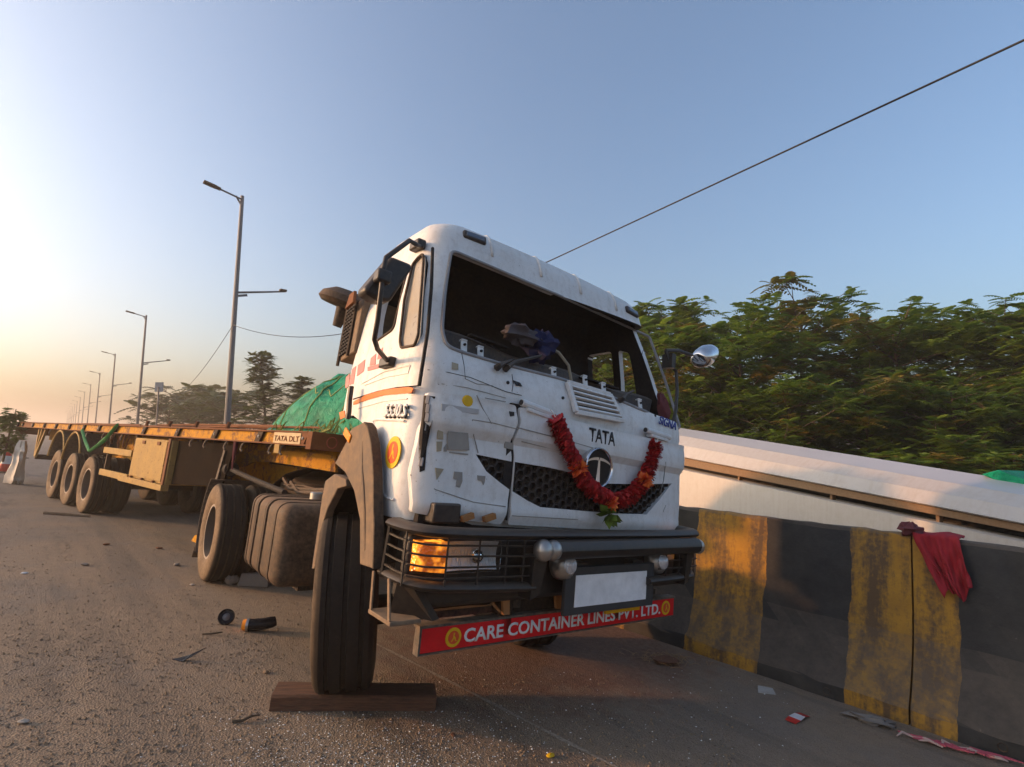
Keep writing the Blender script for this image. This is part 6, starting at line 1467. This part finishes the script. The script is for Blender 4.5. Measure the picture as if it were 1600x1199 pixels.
# traffic cones far left
def cone(px, h, label):
    r = empty('traffic_cone', Matrix.Translation(G(*px))); tag(r, label, 'cone', 'traffic cones at the far left')
    m = MB(); m.box((0, 0, .02), (.36 * h / .75, .36 * h / .75, .04)); m.build('base', MAT['black_plastic'], r)
    s = h / .75; lv = [(.14, .04), (.105, .22), (.105, .22), (.07, .42), (.07, .42), (.045, .58), (.045, .58), (.025, .74)]
    for k, c in enumerate(('cone_red', 'cone_white', 'cone_red', 'cone_white')):
        (ra, za), (rb_, zb) = lv[2 * k], lv[2 * k + 1]; m = MB(); m.lathe([(ra * s, za * s), (rb_ * s, zb * s)], Matrix.Identity(4), 16); m.build('band', MAT[c], r)
plain('cone_red', (.60, .05, .03), .5); plain('cone_white', (.7, .68, .62), .5)
cone((6, 739), .95, 'red and white traffic cone at the left edge beside the white sack'); cone((33, 716), .8, 'traffic cone half hidden behind the white sack')
# ---- garland hung on the front panel
gl = empty('flower_garland', CABW); tag(gl, 'red flower garland with orange blossoms draped in a V on the front panel', 'garland')
def hp_(x, y, off): return on_front(x, y, .05 + off)
def strand(pxs, name, seed):
    rnd = random.Random(seed); P = [hp_(x, y, .055) for x, y in pxs]; m = MB(); K = []
    for i in range(len(P) - 1):
        k = 7
        for j in range(k): K.append(P[i].lerp(P[i + 1], j / k))
    K.append(P[-1]); core = MB(); core.tube(K, .025, 8); core.build('core', MAT['petal_red'], gl)
    for i in range(len(K) - 1):
        t = (K[min(i + 1, len(K) - 1)] - K[max(i - 1, 0)]).normalized(); u = t.orthogonal().normalized(); v = t.cross(u)
        for rep in range(2):
            base = K[i].lerp(K[i + 1], rep * .5)
            for j in range(15):
                a = 2 * math.pi * j / 15 + rnd.uniform(-.2, .2); o_ = u * math.cos(a) + v * math.sin(a); s_ = t.cross(o_); r0, r1 = .022, rnd.uniform(.036, .050) * (1 + .22 * math.sin(i * 1.9 + seed)); w = rnd.uniform(.009, .016); tl = rnd.uniform(-.02, .02)
                m.add([base + o_ * r0 - s_ * w * .5, base + o_ * r0 + s_ * w * .5, base + o_ * r1 + s_ * w + t * (tl + .006), base + o_ * (r1 + .004) + t * tl, base + o_ * r1 - s_ * w + t * (tl - .006)], [(0, 1, 2, 3, 4)])
    return m.build(name, MAT['petal_red'], gl, smooth=0, recalc=False)
strand([(868, 656), (875, 675), (884, 697), (894, 716), (903, 733)], 'petal_strand', 1)
strand([(903, 735), (914, 753), (929, 769), (948, 779)], 'petal_strand', 2)
strand([(1026, 693), (1021, 716), (1014, 737), (1006, 752)], 'petal_strand', 3)
strand([(1005, 754), (992, 771), (975, 782), (958, 783)], 'petal_strand', 4)
def blossom(px, r, mat, name, seed, n=40):
    rnd = random.Random(seed); c = hp_(*px, .075); m = MB()
    for k in range(n):
        d = Vector((rnd.uniform(-.2, 1), rnd.uniform(-1, 1), rnd.uniform(-1, 1))).normalized(); s_ = d.orthogonal().normalized(); b2 = d.cross(s_); w = r * .32
        m.add([c, c + d * r * .6 + s_ * w, c + d * r * rnd.uniform(.85, 1.2) + b2 * w * .3, c + d * r * .6 - s_ * w], [(0, 1, 2, 3)])
    return m.build(name, mat, gl, smooth=0, recalc=False)
for i, px in enumerate(((902, 733), (952, 786), (1006, 752))): blossom(px, .062, MAT['petal_orange'], 'blossom', i)
blossom((951, 804), .085, MAT['leaf_wilt'], 'leaf_tuft', 9, 26)
m = MB(); m.tube([hp_(950, 790, .06), hp_(951, 800, .06)], .006, 5); m.build('string', MAT['sack'], gl)
m = MB(); m.tube([hp_(868, 652, .05), on_front(860, 640, .06)], .003, 4); m.build('string', MAT['sack'], gl); m = MB(); m.tube([hp_(1026, 690, .05), on_front(1030, 682, .05)], .003, 4); m.build('string', MAT['sack'], gl)
# ---- broken glass and gravel (nobody could count them)
def scatter(name, label, cat, mat, n, fn, smin, smax, seed, flat=.5):
    rnd = random.Random(seed); m = MB()
    for k in range(n):
        p = fn(rnd)
        if p is None: continue
        s = smin + (smax - smin) * rnd.random() ** 2.2; a = rnd.uniform(0, 6.28); ca, sa = math.cos(a) * s, math.sin(a) * s; hh = s * flat * rnd.uniform(.6, 1.4); e = rnd.uniform(.5, 1)
        m.add([p + Vector((ca, sa, .001)), p + Vector((-sa * e, ca * e, .001)), p + Vector((-ca * .8, -sa * .8, .001)), p + Vector((sa * e, -ca * e, .001)), p + Vector((ca * .2, sa * .2, hh))], [(0, 1, 4), (1, 2, 4), (2, 3, 4), (3, 0, 4)])
    o = m.build(name, mat, smooth=0, recalc=False); tag(o, label, cat, kind='stuff'); return o
t = NT('glass_bits'); MAT['glass_bits'] = t.set((.66, .68, .67), .4, 0)
def near_glass(r):
    x = r.gauss(590, 150); y = 1205 - abs(r.gauss(0, 70))
    return G(x, y) if y > 1108 or x > 690 else None
scatter('glass_fragments', 'broken windscreen glass crumbs scattered over the road below the plank', 'glass', MAT['glass_bits'], 2300, near_glass, .0018, .0065, 1, .7)
scatter('glass_fragments', 'sparse glass crumbs scattered right of the plank in front of the bumper', 'glass', MAT['glass_bits'], 160, lambda r: G(r.uniform(650, 1250), r.uniform(1045, 1195)), .003, .009, 2, .7)
def anyw(r):
    y = 760 + 440 * r.random() ** .8; return G(r.uniform(-60, 1150 if y > 1050 else 520), y)
plain('grit_tan', (.22, .165, .11), .9); plain('grit_dark', (.09, .068, .05), .9)
scatter('gravel', 'loose tan grit scattered over the dusty asphalt', 'gravel', MAT['grit_tan'], 8000, anyw, .0025, .014, 3, .7)
scatter('gravel', 'dark specks and clods scattered over the dusty asphalt', 'gravel', MAT['grit_dark'], 2600, anyw, .003, .010, 4, .5)

# ---- evening haze: one closed box of even pale air round everything
t = bpy.data.materials.new('haze_air'); t.use_nodes = True; n_ = t.node_tree; n_.nodes.clear()
ho = n_.nodes.new('ShaderNodeOutputMaterial'); hv = n_.nodes.new('ShaderNodeVolumePrincipled'); n_.links.new(hv.outputs[0], ho.inputs['Volume'])
hv.inputs['Color'].default_value = (.98, .88, .75, 1); hv.inputs['Density'].default_value = .0030; hv.inputs['Anisotropy'].default_value = .35
m = MB(); m.bx(-1500, 1500, -1500, 1500, -1.2, 16)
hz_ = m.build('haze', t, smooth=0); tag(hz_, 'pale warm evening haze over the road', 'haze', kind='stuff')
